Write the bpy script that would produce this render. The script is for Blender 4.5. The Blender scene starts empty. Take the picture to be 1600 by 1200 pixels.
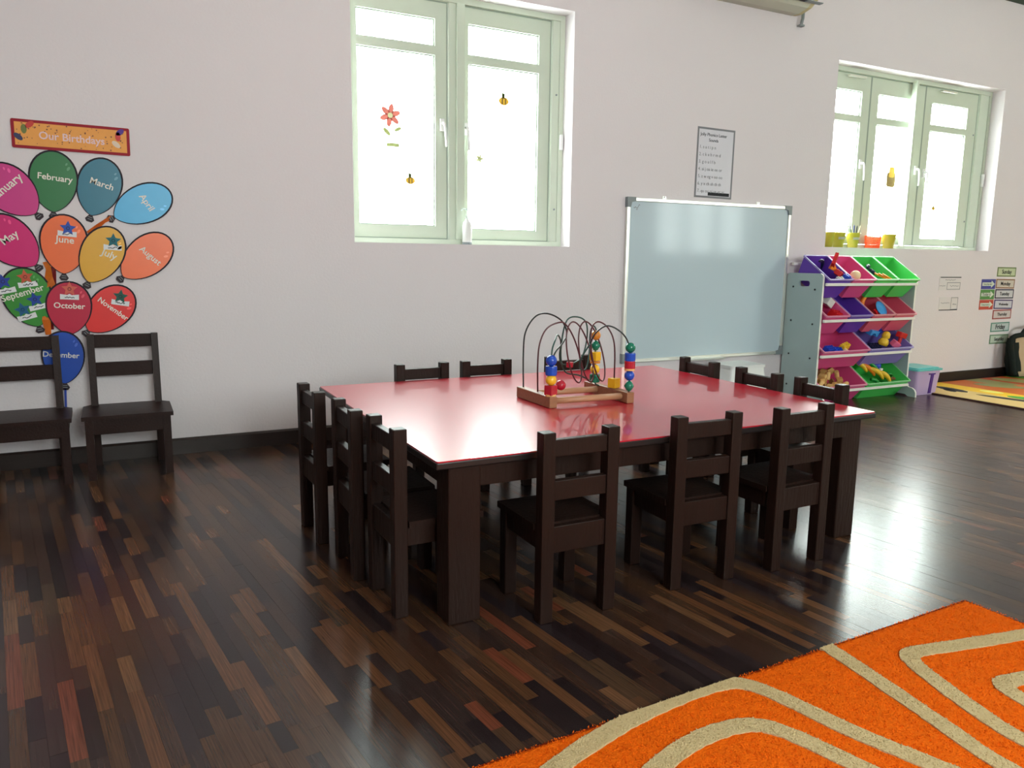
import bpy, bmesh, math, random
from mathutils import Vector, Matrix, Euler
random.seed(7)
R = math.radians
SC = bpy.context.scene
COL = SC.collection

# ------------------------------------------------------------------ camera, sky, exposure
def cam_axes(yaw, pitch, roll):
    y, p, r = R(yaw), R(pitch), R(roll)
    fw = Vector((math.sin(y)*math.cos(p), math.cos(y)*math.cos(p), -math.sin(p)))
    rt = Vector((math.cos(y), -math.sin(y), 0)); up = rt.cross(fw)
    return rt*math.cos(r)+up*math.sin(r), up*math.cos(r)-rt*math.sin(r), fw
CAM = Vector((0, -3.594, .864))
RT, UP, FW = cam_axes(27.1, 9.24, .725)
cd = bpy.data.cameras.new('camera'); cd.sensor_width = 36; cd.lens = 1202/1600*36; cd.clip_start = .02
co = bpy.data.objects.new('camera', cd); COL.objects.link(co)
m = Matrix.Identity(4)
for i in range(3):
    m[i][0], m[i][1], m[i][2], m[i][3] = RT[i], UP[i], -FW[i], CAM[i]
co.matrix_world = m; SC.camera = co

SKY = 26.5
w = bpy.data.worlds.new('world'); SC.world = w; w.use_nodes = True
bg = w.node_tree.nodes['Background']; bg.inputs[0].default_value = (.95, .98, 1.0, 1); bg.inputs[1].default_value = SKY
SC.view_settings.view_transform = 'Standard'; SC.view_settings.look = 'None'
SC.view_settings.gamma = 1; SC.view_settings.exposure = 0; SC.view_settings.use_curve_mapping = False

# room measures
XL, XR, YF, ZC, TH = -1.7, 8.7, -5.2, 2.755, .24
W1 = (1.003, 2.174, .932, 2.117)
W2 = (4.104, 5.832, .966, 2.117)
W3 = (6.72, 8.45, .93, 2.15)      # front wall, behind the camera to the right
W4 = (.2, 2.0, .93, 2.15)         # unseen window added in the front wall to even the back wall's light

def portal(x0, x1, z0, z1, y, inward):
    l = bpy.data.lights.new('window_portal', 'AREA'); l.shape = 'RECTANGLE'; l.size = x1-x0; l.size_y = z1-z0
    l.cycles.is_portal = True
    o = bpy.data.objects.new('window_portal', l); COL.objects.link(o)
    o.location = ((x0+x1)/2, y, (z0+z1)/2)
    o.rotation_euler = (R(-90 if inward < 0 else 90), 0, 0)
    return o
portal(*W1, TH+.01, -1); portal(*W2, TH+.01, -1); portal(*W3, YF-TH-.01, 1); portal(*W4, YF-TH-.01, 1)

# ------------------------------------------------------------------ materials
MATS = {}
def mat(name, col, rough=.5, spec=.5, var=0, vscale=8, bump=0, bscale=60, metal=0, coat=0, vstretch=(1,1,1)):
    if name in MATS: return MATS[name]
    m = bpy.data.materials.new(name); m.use_nodes = True
    nt = m.node_tree; b = nt.nodes['Principled BSDF']
    b.inputs['Base Color'].default_value = (*col, 1); b.inputs['Roughness'].default_value = rough
    b.inputs['Specular IOR Level'].default_value = spec; b.inputs['Metallic'].default_value = metal
    b.inputs['Coat Weight'].default_value = coat; b.inputs['Coat Roughness'].default_value = .03
    tc = nt.nodes.new('ShaderNodeTexCoord')
    mp = nt.nodes.new('ShaderNodeMapping'); mp.inputs['Scale'].default_value = vstretch
    nt.links.new(tc.outputs['Object'], mp.inputs['Vector'])
    if True:
        n = nt.nodes.new('ShaderNodeTexNoise'); n.inputs['Scale'].default_value = vscale; n.inputs['Detail'].default_value = 4
        nt.links.new(mp.outputs[0], n.inputs['Vector'])
        mx = nt.nodes.new('ShaderNodeMix'); mx.data_type = 'RGBA'
        v = max(var, .03)
        mx.inputs[6].default_value = tuple(c*(1-v) for c in col)+(1,)
        mx.inputs[7].default_value = tuple(min(1, c*(1+v)) for c in col)+(1,)
        nt.links.new(n.outputs['Fac'], mx.inputs[0]); nt.links.new(mx.outputs[2], b.inputs['Base Color'])
    if bump:
        n2 = nt.nodes.new('ShaderNodeTexNoise'); n2.inputs['Scale'].default_value = bscale; n2.inputs['Detail'].default_value = 3
        nt.links.new(mp.outputs[0], n2.inputs['Vector'])
        bp = nt.nodes.new('ShaderNodeBump'); bp.inputs['Strength'].default_value = bump; bp.inputs['Distance'].default_value = .01
        nt.links.new(n2.outputs['Fac'], bp.inputs['Height']); nt.links.new(bp.outputs[0], b.inputs['Normal'])
    MATS[name] = m
    return m
def srgb(r, g, b):
    f = lambda c: (c/255)/12.92 if c/255 <= .04045 else ((c/255+.055)/1.055)**2.4
    return (f(r), f(g), f(b))

M_wall = mat('wall_paint', (.735, .675, .70), .75, .25, .03, 1.5, .12, 90)
M_bounce = mat('wall_bounce_warm', (.66, .52, .22), .8, .2, .03)  # yellow chosen for the unseen right wall to warm the light it bounces
M_ceil = mat('ceiling_paint', (.62, .61, .58), .9, .2)
M_corn = mat('cornice_green', (.05, .075, .055), .6, .3)
M_base = mat('baseboard_wood', (.022, .012, .010), .4, .4, .3, 6, vstretch=(1, 20, 20))
M_frame = mat('window_enamel', (.58, .645, .535), .35, .5)
M_white = mat('white_plastic', (.8, .8, .79), .35, .5)
M_dark = mat('chair_brown', (.0175, .0074, .0052), .42, .18, .35, 9, .15, 120, vstretch=(1, 1, .15))
M_dark2 = mat('wall_chair_brown', (.0200, .0076, .0058), .40, .18, .3, 9, .1, 120)
M_edge = mat('table_edge', (.012, .008, .008), .35, .5)
M_red = mat('table_red_laminate', (.47, .006, .024), .30, .45, .05, 3, .015, 7, coat=.65)
M_alu = mat('aluminium', (.80, .80, .74), .3, .5, metal=.7)
M_grey = mat('grey_plastic', (.22, .25, .26), .5)
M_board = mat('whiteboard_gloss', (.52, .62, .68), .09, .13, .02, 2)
M_paper = mat('paper_white', (.74, .74, .76), .6, .3)
M_ink = mat('ink_black', (.015, .015, .02), .6, .3)
M_inkg = mat('ink_grey', (.22, .22, .24), .7, .3)
M_panel = mat('rack_panel', (.40, .50, .50), .5, .4, .03)
M_panele = mat('rack_edge', (.84, .82, .76), .4)
M_woodb = mat('beech_base', (.30, .13, .065), .45, .4, .3, 10, vstretch=(1, 12, 12))
M_dowel = mat('dowel_wood', (.45, .22, .12), .45, .4, .25, 12)

def glass_mat():
    m = bpy.data.materials.new('window_glass'); m.use_nodes = True; nt = m.node_tree
    b = nt.nodes['Principled BSDF']; out = nt.nodes['Material Output']
    b.inputs['Base Color'].default_value = (.9, .97, .93, 1); b.inputs['Roughness'].default_value = .05
    t = nt.nodes.new('ShaderNodeBsdfTransparent'); t.inputs[0].default_value = (.95, .99, .96, 1)
    mx = nt.nodes.new('ShaderNodeMixShader'); mx.inputs[0].default_value = .08
    nt.links.new(t.outputs[0], mx.inputs[1]); nt.links.new(b.outputs[0], mx.inputs[2]); nt.links.new(mx.outputs[0], out.inputs[0])
    return m
M_glass = glass_mat()
def sticker_mat(name, col):
    m = bpy.data.materials.new(name); m.use_nodes = True; nt = m.node_tree
    b = nt.nodes['Principled BSDF']; out = nt.nodes['Material Output']
    b.inputs['Base Color'].default_value = (*col, 1)
    t = nt.nodes.new('ShaderNodeBsdfTransparent'); t.inputs[0].default_value = (*col, 1)
    mx = nt.nodes.new('ShaderNodeMixShader'); mx.inputs[0].default_value = .955
    nt.links.new(t.outputs[0], mx.inputs[1]); nt.links.new(b.outputs[0], mx.inputs[2]); nt.links.new(mx.outputs[0], out.inputs[0])
    return m
M_clear = sticker_mat('clear_bottle', (.9, .95, .93)); M_clear.node_tree.nodes['Mix Shader'].inputs[0].default_value = .5

def strip_mat(name, use_attr):
    m = bpy.data.materials.new(name); m.use_nodes = True; nt = m.node_tree; N = nt.nodes; L = nt.links
    b = N['Principled BSDF']
    if use_attr:
        a = N.new('ShaderNodeAttribute'); a.attribute_name = 'tone'; tone = a.outputs['Fac']
    else:
        a = N.new('ShaderNodeObjectInfo'); tone = a.outputs['Random']
    ramp = N.new('ShaderNodeValToRGB'); L.new(tone, ramp.inputs[0]); ramp.color_ramp.interpolation = 'CONSTANT'
    cols = [(0, (.018, .010, .011)), (.15, (.045, .021, .014)), (.27, (.026, .016, .018)), (.38, (.068, .031, .016)), (.50, (.034, .019, .017)), (.60, (.088, .038, .018)),
            (.70, (.050, .025, .018)), (.78, (.115, .047, .021)), (.86, (.070, .036, .020)), (.92, (.14, .064, .030)), (.97, (.15, .042, .022))]
    cr = ramp.color_ramp
    cr.elements[0].position = 0; cr.elements[0].color = (*cols[0][1], 1); cr.elements[1].position = cols[1][0]; cr.elements[1].color = (*cols[1][1], 1)
    for p, c in cols[2:]:
        e = cr.elements.new(p); e.color = (*c, 1)
    g = N.new('ShaderNodeNewGeometry'); mp = N.new('ShaderNodeMapping'); mp.inputs['Scale'].default_value = (380, 9, 1)
    ro = N.new('ShaderNodeMapping'); ro.inputs['Rotation'].default_value = (0, 0, R(-7))
    L.new(g.outputs['Position'], ro.inputs[0]); L.new(ro.outputs[0], mp.inputs[0])
    n = N.new('ShaderNodeTexNoise'); n.noise_dimensions = '4D'; n.inputs['Scale'].default_value = 1; n.inputs['Detail'].default_value = 3
    L.new(mp.outputs[0], n.inputs['Vector']); mm = N.new('ShaderNodeMath'); mm.operation = 'MULTIPLY'; mm.inputs[1].default_value = 91; L.new(tone, mm.inputs[0]); L.new(mm.outputs[0], n.inputs['W'])
    mr = N.new('ShaderNodeMapRange'); mr.inputs[1].default_value = .3; mr.inputs[2].default_value = .7; mr.inputs[3].default_value = .52; mr.inputs[4].default_value = 1.2; L.new(n.outputs['Fac'], mr.inputs[0])
    mx = N.new('ShaderNodeMix'); mx.data_type = 'RGBA'; mx.blend_type = 'MULTIPLY'; mx.inputs[0].default_value = 1
    L.new(ramp.outputs[0], mx.inputs[6]); L.new(mr.outputs[0], mx.inputs[7]); L.new(mx.outputs[2], b.inputs['Base Color'])
    b.inputs['Roughness'].default_value = .24; b.inputs['Specular IOR Level'].default_value = .38
    bp = N.new('ShaderNodeBump'); bp.inputs['Strength'].default_value = .08; bp.inputs['Distance'].default_value = .001
    L.new(n.outputs['Fac'], bp.inputs['Height']); L.new(bp.outputs[0], b.inputs['Normal'])
    return m
M_strip = strip_mat('laminate_strip', False); M_strips = strip_mat('laminate_strips_far', True)

# ------------------------------------------------------------------ geometry helpers
def finish(o, name, mt, parent=None, smooth=False):
    o.name = name
    if smooth:
        for p in o.data.polygons: p.use_smooth = True
    if mt is not None:
        for k in (mt if isinstance(mt, (list, tuple)) else [mt]): o.data.materials.append(k)
    if parent is not None: o.parent = parent
    return o
def obj(name, bm, mt, parent=None, smooth=False):
    me = bpy.data.meshes.new(name); bm.normal_update(); bm.to_mesh(me); bm.free()
    o = bpy.data.objects.new(name, me); COL.objects.link(o)
    return finish(o, name, mt, parent, smooth)
def thing(name, label, cat, loc=(0, 0, 0), rot=(0, 0, 0), group=None):
    o = bpy.data.objects.new(name, None); COL.objects.link(o); o.empty_display_size = .05
    o.location = loc; o.rotation_euler = rot
    return tag(o, label, cat, group)
def tag(o, label, cat, group=None):
    o['label'] = label; o['category'] = cat
    if group: o['group'] = group
    return o
def struct(o): o['kind'] = 'structure'; return o
def copy_tree(o, parent=None):
    c = o.copy(); COL.objects.link(c); c.parent = parent
    for ch in list(o.children): copy_tree(ch, c)
    return c
def bx(bm, x0, x1, y0, y1, z0, z1, bev=0, mtx=None):
    vs = [bm.verts.new((x, y, z)) for z in (z0, z1) for y in (y0, y1) for x in (x0, x1)]
    fs = [bm.faces.new([vs[i] for i in f]) for f in ((0, 2, 3, 1), (4, 5, 7, 6), (0, 1, 5, 4), (2, 6, 7, 3), (0, 4, 6, 2), (1, 3, 7, 5))]
    if bev:
        es = list({e for f in fs for e in f.edges})
        r = bmesh.ops.bevel(bm, geom=es, offset=bev, segments=2, affect='EDGES', profile=.5)
        vs = list({v for f in r['faces'] for v in f.verts} | {v for v in vs if v.is_valid})
    if mtx is not None:
        bmesh.ops.transform(bm, matrix=mtx, verts=[v for v in vs if v.is_valid])
    return bm
def box(x0, x1, y0, y1, z0, z1, bev=0, mtx=None): return bx(bmesh.new(), x0, x1, y0, y1, z0, z1, bev, mtx)
def lathe(bm, prof, seg=20, loc=(0, 0, 0), mtx=None):
    rings = []
    new = []
    for r, z in prof:
        if r < 1e-6: v = [bm.verts.new((0, 0, z))]; rings.append(v)
        else: rings.append([bm.verts.new((r*math.cos(2*math.pi*i/seg), r*math.sin(2*math.pi*i/seg), z)) for i in range(seg)])
        new += rings[-1]
    for a, b in zip(rings, rings[1:]):
        for i in range(seg):
            j = (i+1) % seg
            if len(a) == 1 and len(b) == 1: continue
            if len(a) == 1: bm.faces.new((a[0], b[j], b[i])) if False else bm.faces.new((a[0], b[i], b[j]))
            elif len(b) == 1: bm.faces.new((a[i], a[j], b[0]))
            else: bm.faces.new((a[i], a[j], b[j], b[i]))
    M = Matrix.Translation(loc)
    if mtx is not None: M = M @ mtx
    bmesh.ops.transform(bm, matrix=M, verts=new)
    bmesh.ops.recalc_face_normals(bm, faces=bm.faces[:])
    return bm
def smooth_pts(pts, n=6):
    P = [Vector(p) for p in pts]; out = []
    for i in range(len(P)-1):
        p0 = P[max(i-1, 0)]; p1 = P[i]; p2 = P[i+1]; p3 = P[min(i+2, len(P)-1)]
        for k in range(n):
            t = k/n
            out.append(.5*((2*p1)+(-p0+p2)*t+(2*p0-5*p1+4*p2-p3)*t*t+(-p0+3*p1-3*p2+p3)*t**3))
    out.append(P[-1]); return out
def tube(bm, pts, r, seg=8):
    P = [Vector(p) for p in pts]; rr = r if isinstance(r, (list, tuple)) else [r]*len(P)
    up = Vector((0, 0, 1)); prev = None; rings = []
    for i, p in enumerate(P):
        t = (P[min(i+1, len(P)-1)]-P[max(i-1, 0)]).normalized()
        if prev is None:
            a = t.orthogonal().normalized()
        else:
            a = (prev-t*prev.dot(t)).normalized()
        prev = a; b = t.cross(a)
        rings.append([bm.verts.new(p+(a*math.cos(2*math.pi*k/seg)+b*math.sin(2*math.pi*k/seg))*rr[i]) for k in range(seg)])
    for a, b in zip(rings, rings[1:]):
        for i in range(seg): bm.faces.new((a[i], a[(i+1) % seg], b[(i+1) % seg], b[i]))
    bm.faces.new(rings[0][::-1]); bm.faces.new(rings[-1])
    return bm
def plate(bm, outline, holes=(), t=.01, to=lambda u, v, w: (u, -w, v), w0=0):
    """2D outline with holes, extruded from w0 to w0+t; to() places it"""
    def loop(pts):
        vs = [bm.verts.new((u, v, 0)) for u, v in pts]
        return [bm.edges.new((vs[i], vs[(i+1) % len(vs)])) for i in range(len(vs))]
    old = set(bm.faces); oldv = set(bm.verts)
    es = loop(outline)
    for h in holes: es += loop(h)
    if holes:
        bmesh.ops.triangle_fill(bm, edges=es, use_beauty=True)
        fs = [f for f in bm.faces if f not in old]
    else:
        fs = [bm.faces.new([e.verts[0] for e in es])]
    r = bmesh.ops.extrude_face_region(bm, geom=fs)
    top = {v for v in r['geom'] if isinstance(v, bmesh.types.BMVert)}
    for v in bm.verts:
        if v in oldv: continue
        u, vv = v.co.x, v.co.y
        v.co = to(u, vv, w0+t if v in top else w0)
    bmesh.ops.recalc_face_normals(bm, faces=[f for f in bm.faces if f not in old])
    return bm
def rect(x0, x1, z0, z1): return [(x0, z0), (x1, z0), (x1, z1), (x0, z1)]
def rrect(x0, x1, z0, z1, r, n=4):
    out = []
    for cx, cz, a0 in ((x1-r, z0+r, -90), (x1-r, z1-r, 0), (x0+r, z1-r, 90), (x0+r, z0+r, 180)):
        for k in range(n+1):
            a = R(a0+90*k/n); out.append((cx+r*math.cos(a), cz+r*math.sin(a)))
    return out
def text(body, size, loc, ang, mt, parent, width=None, name='lettering', w=.0008, align='CENTER', bold=0):
    c = bpy.data.curves.new('t', 'FONT'); c.body = body; c.size = size; c.align_x = align; c.align_y = 'CENTER'; c.extrude = .0002; c.resolution_u = 3; c.offset = bold
    o = bpy.data.objects.new('t', c); COL.objects.link(o)
    me = bpy.data.meshes.new_from_object(o); bpy.data.objects.remove(o)
    s = 1
    if width and me.vertices:
        xs = [v.co.x for v in me.vertices]; s = width/(max(xs)-min(xs))
    ca, sa = math.cos(R(ang)), math.sin(R(ang))
    for v in me.vertices:
        x, y, z = v.co.x*s, v.co.y*s, v.co.z
        v.co = (loc[0]+x*ca-y*sa, -w-z, loc[1]+x*sa+y*ca)
    o = bpy.data.objects.new(name, me); COL.objects.link(o)
    return finish(o, name, mt, parent)
def squiggle(bm, u0, u1, v, amp, n, th, w, seed=0):
    rnd = random.Random(seed); pts = []
    for i in range(n+1): pts.append((u0+(u1-u0)*i/n, v+amp*(rnd.random()-.5)*2))
    for (a, b), (c, d) in zip(pts, pts[1:]):
        l = math.hypot(c-a, d-b); nx, nz = -(d-b)/l*th/2, (c-a)/l*th/2
        plate(bm, [(a-nx, b-nz), (c-nx, d-nz), (c+nx, d+nz), (a+nx, b+nz)], t=.0003, w0=w)
    return bm

# ------------------------------------------------------------------ room shell
bm = bmesh.new()
plate(bm, rect(XL-TH, XR+TH, -.1, ZC+.1), [rect(*W1), rect(*W2)], t=TH, to=lambda u, v, w_: (u, w_, v))
wall_back = struct(obj('wall_back', bm, M_wall))
bm = bmesh.new()
plate(bm, rect(XL-TH, XR+TH, -.1, ZC+.1), [rect(*W3), rect(*W4)], t=TH, to=lambda u, v, w_: (u, YF-w_, v))
struct(obj('wall_front', bm, M_wall))
struct(obj('wall_left', box(XL-TH, XL, YF, 0, -.1, ZC+.1), M_wall))
struct(obj('wall_right', box(XR, XR+TH, YF, 0, -.1, ZC+.1), M_bounce))
bm = bmesh.new(); bx(bm, XL, XR, YF, 0, ZC, ZC+.1); struct(obj('ceiling', bm, M_ceil))
bm = bmesh.new()
plate(bm, [(0, ZC), (-.05, ZC), (-.05, ZC-.012), (-.035, ZC-.03), (-.012, ZC-.045), (0, ZC-.045)], t=XR-XL, to=lambda u, v, w_: (XL+w_, u, v))
struct(obj('trim_1', bm, M_corn))
bm = bmesh.new()
plate(bm, [(0, 0), (-.014, 0), (-.014, .062), (-.008, .070), (0, .070)], t=XR-XL, to=lambda u, v, w_: (XL+w_, u, v))
struct(obj('baseboard_back', bm, M_base))
bm = bmesh.new(); bx(bm, XL, XL+.014, YF, -.014, 0, .07); struct(obj('baseboard_left', bm, M_base))

# ------------------------------------------------------------------ floor of narrow wooden strips
floor = struct(obj('floor', box(XL-.05, XR+.05, YF-.05, .05, -.1, -.004), mat('floor_base', (.012, .009, .008), .6, .3)))
FA = R(7); ca, sa = math.cos(FA), math.sin(FA)
def fl(u, v): return (u*ca-v*sa, u*sa+v*ca)          # strips run along v
def project(p):
    d = Vector(p)-CAM; z = d.dot(FW)
    if z < .05: return None
    return 800+1202*d.dot(RT)/z, 600-1202*d.dot(UP)/z, z
SW = .0285; LEN = (.10, .16, .21, .26, .30, .35)
pieces = []
us = [fl(x, y) for x, y in ()]
corners = [(x*ca+y*sa, -x*sa+y*ca) for x in (XL-.03, XR+.03) for y in (YF-.03, .03)]
u0, u1 = min(c[0] for c in corners), max(c[0] for c in corners); v0, v1 = min(c[1] for c in corners), max(c[1] for c in corners)
nu = int((u1-u0)/SW)+1
rnd = random.Random(3)
def inside(x, y): return XL-.03 < x < XR+.03 and YF-.03 < y < .03
for i in range(nu):
    u = u0+i*SW; v = v0-rnd.random()*.35
    while v < v1:
        k = rnd.randrange(6); l = LEN[k]
        cs = [fl(a, b) for a, b in ((u, v), (u+SW, v), (u+SW, v+l), (u, v+l))]
        n_in = sum(inside(*c) for c in cs)
        if n_in: pieces.append((u, v, k, cs, n_in == 4, rnd.random()))
        v += l
RUGC = (1.911, -2.455)
def score(pc):
    cx = sum(c[0] for c in pc[3])/4; cy = sum(c[1] for c in pc[3])/4
    if not pc[4]: return 0
    if -.4 < cx < RUGC[0]+.02 and cy < RUGC[1]-.05: return 0
    p = project((cx, cy, 0))
    if not p or not (-30 < p[0] < 1630 and 560 < p[1] < 1230): return 0
    if .55 < cx < 2.1 and -2.0 < cy < -.9: return 0
    q = [project((*c, 0)) for c in pc[3]]
    if any(a is None for a in q): return 0
    return abs(sum(q[i][0]*q[(i+1) % 4][1]-q[(i+1) % 4][0]*q[i][1] for i in range(4)))/2
order = sorted(range(len(pieces)), key=lambda i: -score(pieces[i]))
near = set(order[:300])
G = .00012
strip_me = []
for l in LEN:
    b_ = box(G, SW-G, G, l-G, -.004, 0, 0); me = bpy.data.meshes.new('floor_strip'); b_.to_mesh(me); b_.free(); me.materials.append(M_strip); strip_me.append(me)
for i in sorted(near):
    u, v, k, cs, _, tn = pieces[i]
    o = bpy.data.objects.new('floor_strip', strip_me[k]); COL.objects.link(o); o.parent = floor
    o.location = (*fl(u, v), -.0004*tn); o.rotation_euler = (0, 0, FA)
verts, faces, tones = [], [], []
def clip(poly):
    for ax, lim, sgn in ((0, XL-.03, 1), (0, XR+.03, -1), (1, YF-.03, 1), (1, .03, -1)):
        out = []
        for a, b in zip(poly, poly[1:]+poly[:1]):
            da, db = (a[ax]-lim)*sgn, (b[ax]-lim)*sgn
            if da >= 0: out.append(a)
            if da*db < 0:
                t = da/(da-db); out.append((a[0]+(b[0]-a[0])*t, a[1]+(b[1]-a[1])*t))
        poly = out
        if len(poly) < 3: return []
    return poly
for i, (u, v, k, cs, full, tn) in enumerate(pieces):
    if i in near: continue
    l = LEN[k]
    poly = [fl(a, b) for a, b in ((u+G, v+G), (u+SW-G, v+G), (u+SW-G, v+l-G), (u+G, v+l-G))]
    if not full: poly = clip(poly)
    n = len(poly)
    if n < 3: continue
    s = len(verts); z = -.0004*tn
    verts += [(x, y, z) for x, y in poly]+[(x, y, -.004) for x, y in poly]
    faces.append(tuple(range(s, s+n))); tones.append(tn)
    for j in range(n):
        faces.append((s+(j+1) % n, s+j, s+n+j, s+n+(j+1) % n)); tones.append(tn)
me = bpy.data.meshes.new('floor_strips'); me.from_pydata(verts, [], faces)
at = me.attributes.new('tone', 'FLOAT', 'FACE'); at.data.foreach_set('value', tones)
o = bpy.data.objects.new('floor_strips', me); COL.objects.link(o); finish(o, 'floor_strips', M_strips, floor); o['kind'] = 'stuff'

# ------------------------------------------------------------------ windows
def sash(win, x0, x1, z0, z1, zt, sl, sr, bot, top, y=.112, d=.035, tb=.042, name='sash'):
    """casement: frame with a transom and two panes"""
    g0, g1 = (z0+bot, zt-tb/2), (zt+tb/2, z1-top)
    bm = bmesh.new()
    plate(bm, rect(x0, x1, z0, z1), [rect(x0+sl, x1-sr, *g0), rect(x0+sl, x1-sr, *g1)], t=d, to=lambda u, v, w_: (u, y+w_, v))
    s = obj(name, bm, M_frame, win)
    bm = bmesh.new(); plate(bm, rect(x0-.003, x1+.003, z0-.003, z1+.003), [rect(x0+.0025, x1-.0025, z0+.0025, z1-.0025)], t=.006, to=lambda u, v, w_: (u, y-.001+w_, v)); obj('seal', bm, M_gask, s)
    for (a, b) in (g0, g1):
        obj('pane', box(x0+sl-.006, x1-sr+.006, y+d*.45, y+d*.45+.004, a-.006, b+.006), M_glass, s)
        bm = bmesh.new()     # thin gasket round the glass
        plate(bm, rect(x0+sl-.001, x1-sr+.001, a-.001, b+.001), [rect(x0+sl+.005, x1-sr-.005, a+.005, b-.005)], t=.006, to=lambda u, v, w_: (u, y+d*.3+w_, v))
        obj('gasket', bm, M_gask, s)
    return s
M_gask = mat('gasket', (.30, .36, .30), .6)
def handle(parent, x, z, lean=.012, y=.112):
    bm = bmesh.new()
    bx(bm, x-.012, x+.012, y-.012, y, z-.030, z+.030, .003)
    tube(bm, smooth_pts([(x, y-.010, z+.005), (x, y-.032, z+.004), (x+lean*.4, y-.036, z-.02), (x+lean, y-.034, z-.09), (x+lean*1.2, y-.032, z-.105)], 4), [.007]*9+[.0065]*8, 8)
    obj('handle', bm, M_white, parent)
def outer_frame(name, W, y=.095, d=.07, fw=.028):
    bm = bmesh.new()
    plate(bm, rect(W[0], W[1], W[2], W[3]), [rect(W[0]+fw, W[1]-fw, W[2]+fw*.9, W[3]-fw)], t=d, to=lambda u, v, w_: (u, y-.002+w_, v))
    return struct(obj(name, bm, M_frame))

win1 = outer_frame('window_1', W1)
s = sash(win1, 1.034, 1.514, .960, 2.086, 1.862, .026, .062, .062, .078); handle(s, 1.486, 1.515)
obj('frame_post', box(1.519, 1.556, .098, .15, .957, 2.089, .002), M_frame, win1)
s = sash(win1, 1.605, 2.098, .960, 2.086, 1.842, .024, .068, .052, .078)
obj('frame_post', box(2.104, 2.147, .098, .15, .957, 2.089, .002), M_frame, win1); handle(s, 1.612, 1.505, .008)
obj('mullion', box(1.556, 1.600, .085, .16, .957, 2.089, .003), M_frame, win1)
for z in (1.72, 1.13): obj('hinge_screw', lathe(bmesh.new(), [(0, 0), (.005, 0), (.005, .004), (0, .005)], 8, (2.128, .094, z), Matrix.Rotation(R(90), 4, 'X')), M_grey, win1)
bm = bmesh.new(); bx(bm, 2.150, 2.168, .078, .095, 1.44, 1.52, .003); obj('catch', bm, M_white, win1)

win2 = outer_frame('window_2', W2)
s = sash(win2, 4.136, 4.551, .996, 2.086, 1.808, .066, .078, .046, .102); handle(s, 4.50, 1.52)
s = sash(win2, 4.558, 5.108, .996, 2.086, 1.812, .078, .078, .046, .102); handle(s, 5.065, 1.515)
s = sash(win2, 5.115, 5.700, .996, 2.086, 1.815, .076, .110, .046, .102)
obj('frame_post', box(5.706, 5.804, .098, .15, .992, 2.089, .002), M_frame, win2); handle(s, 5.155, 1.50)
obj('mullion', box(4.945, 4.968, .060, .10, .985, 2.095, .003), M_frame, win2)
for z in (1.80, 1.18): obj('hinge_screw', lathe(bmesh.new(), [(0, 0), (.006, 0), (.006, .004), (0, .005)], 8, (5.66, .099, z), Matrix.Rotation(R(90), 4, 'X')), M_grey, win2)
bm = bmesh.new(); bx(bm, 5.80, 5.822, .078, .095, 1.44, 1.53, .003); obj('catch', bm, M_white, win2)
for x in (4.30, 5.24):
    obj('stay_arm', box(x, x+.16, .072, .094, 2.058, 2.07, .002), M_alu, win2)

def far_window(name, W, n):
    bm = bmesh.new(); pw = (W[1]-W[0])/n
    holes = [rect(W[0]+i*pw+.05, W[0]+(i+1)*pw-.05, W[2]+.06, W[3]-.06) for i in range(n)]
    plate(bm, rect(*W), holes, t=.06, to=lambda u, v, w_: (u, YF-.10-w_, v))
    f = struct(obj(name, bm, M_frame))
    for h in holes: obj('pane', box(h[0][0]-.005, h[1][0]+.005, YF-.132, YF-.128, h[0][1]-.005, h[2][1]+.005), M_glass, f)
far_window('window_3', W3, 3); far_window('added_window', W4, 3)

# window stickers (flat decals on the panes)
def petal(cx, cz, a, l, w_):
    pts = []
    for k in range(10):
        t = 2*math.pi*k/10; x = l/2+l/2*math.cos(t); y = w_/2*math.sin(t)
        pts.append((cx+x*math.cos(a)-y*math.sin(a), cz+x*math.sin(a)+y*math.cos(a)))
    return pts
def decal(parent, name, pts, mt, w0=0): return obj(name, plate(bmesh.new(), pts, t=.0008, w0=w0), mt, parent)
S_red = sticker_mat('sticker_red', srgb(240, 140, 125)); S_green = sticker_mat('sticker_green', srgb(190, 205, 130))
S_yel = sticker_mat('sticker_yellow', srgb(250, 205, 60)); S_brn = sticker_mat('sticker_brown', srgb(150, 120, 40)); S_pale = sticker_mat('sticker_pale', srgb(240, 245, 190))
def circ(cx, cz, r, n=12, rz=None): return [(cx+r*math.cos(2*math.pi*k/n), cz+(rz or r)*math.sin(2*math.pi*k/n)) for k in range(n)]
YP = .1262
t = thing('window_sticker', 'red flower sticker with green leaves on the left pane of the tall window', 'sticker', (1.225, YP, 1.54), group='window stickers')
for k in range(6): decal(t, 'petal', petal(0, 0, R(k*60+20), .055, .028), S_red)
decal(t, 'flower_centre', circ(0, 0, .013), S_pale, .0008)
decal(t, 'leaf', petal(.0, -.095, R(135), .05, .022), S_green); decal(t, 'leaf', petal(.02, -.07, R(25), .04, .018), S_green)
decal(t, 'flower_pot', rect(-.02, .045, -.145, -.128), S_green)
def bee(x, z, label, s=1):
    t = thing('window_sticker', label, 'sticker', (x, YP, z), group='window stickers')
    decal(t, 'bee_body', circ(0, 0, .028*s, 12, .020*s), S_yel)
    decal(t, 'stripe', rect(-.012*s, -.004*s, -.017*s, .017*s), S_brn, .0008); decal(t, 'stripe', rect(.006*s, .012*s, -.016*s, .016*s), S_brn, .0008)
    decal(t, 'wing', petal(.002, .012*s, R(110), .03*s, .016*s), S_green); decal(t, 'wing', petal(-.008*s, .012*s, R(65), .028*s, .015*s), S_green)
bee(1.325, 1.24, 'small yellow bee sticker low on the left pane of the tall window', .9)
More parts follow.
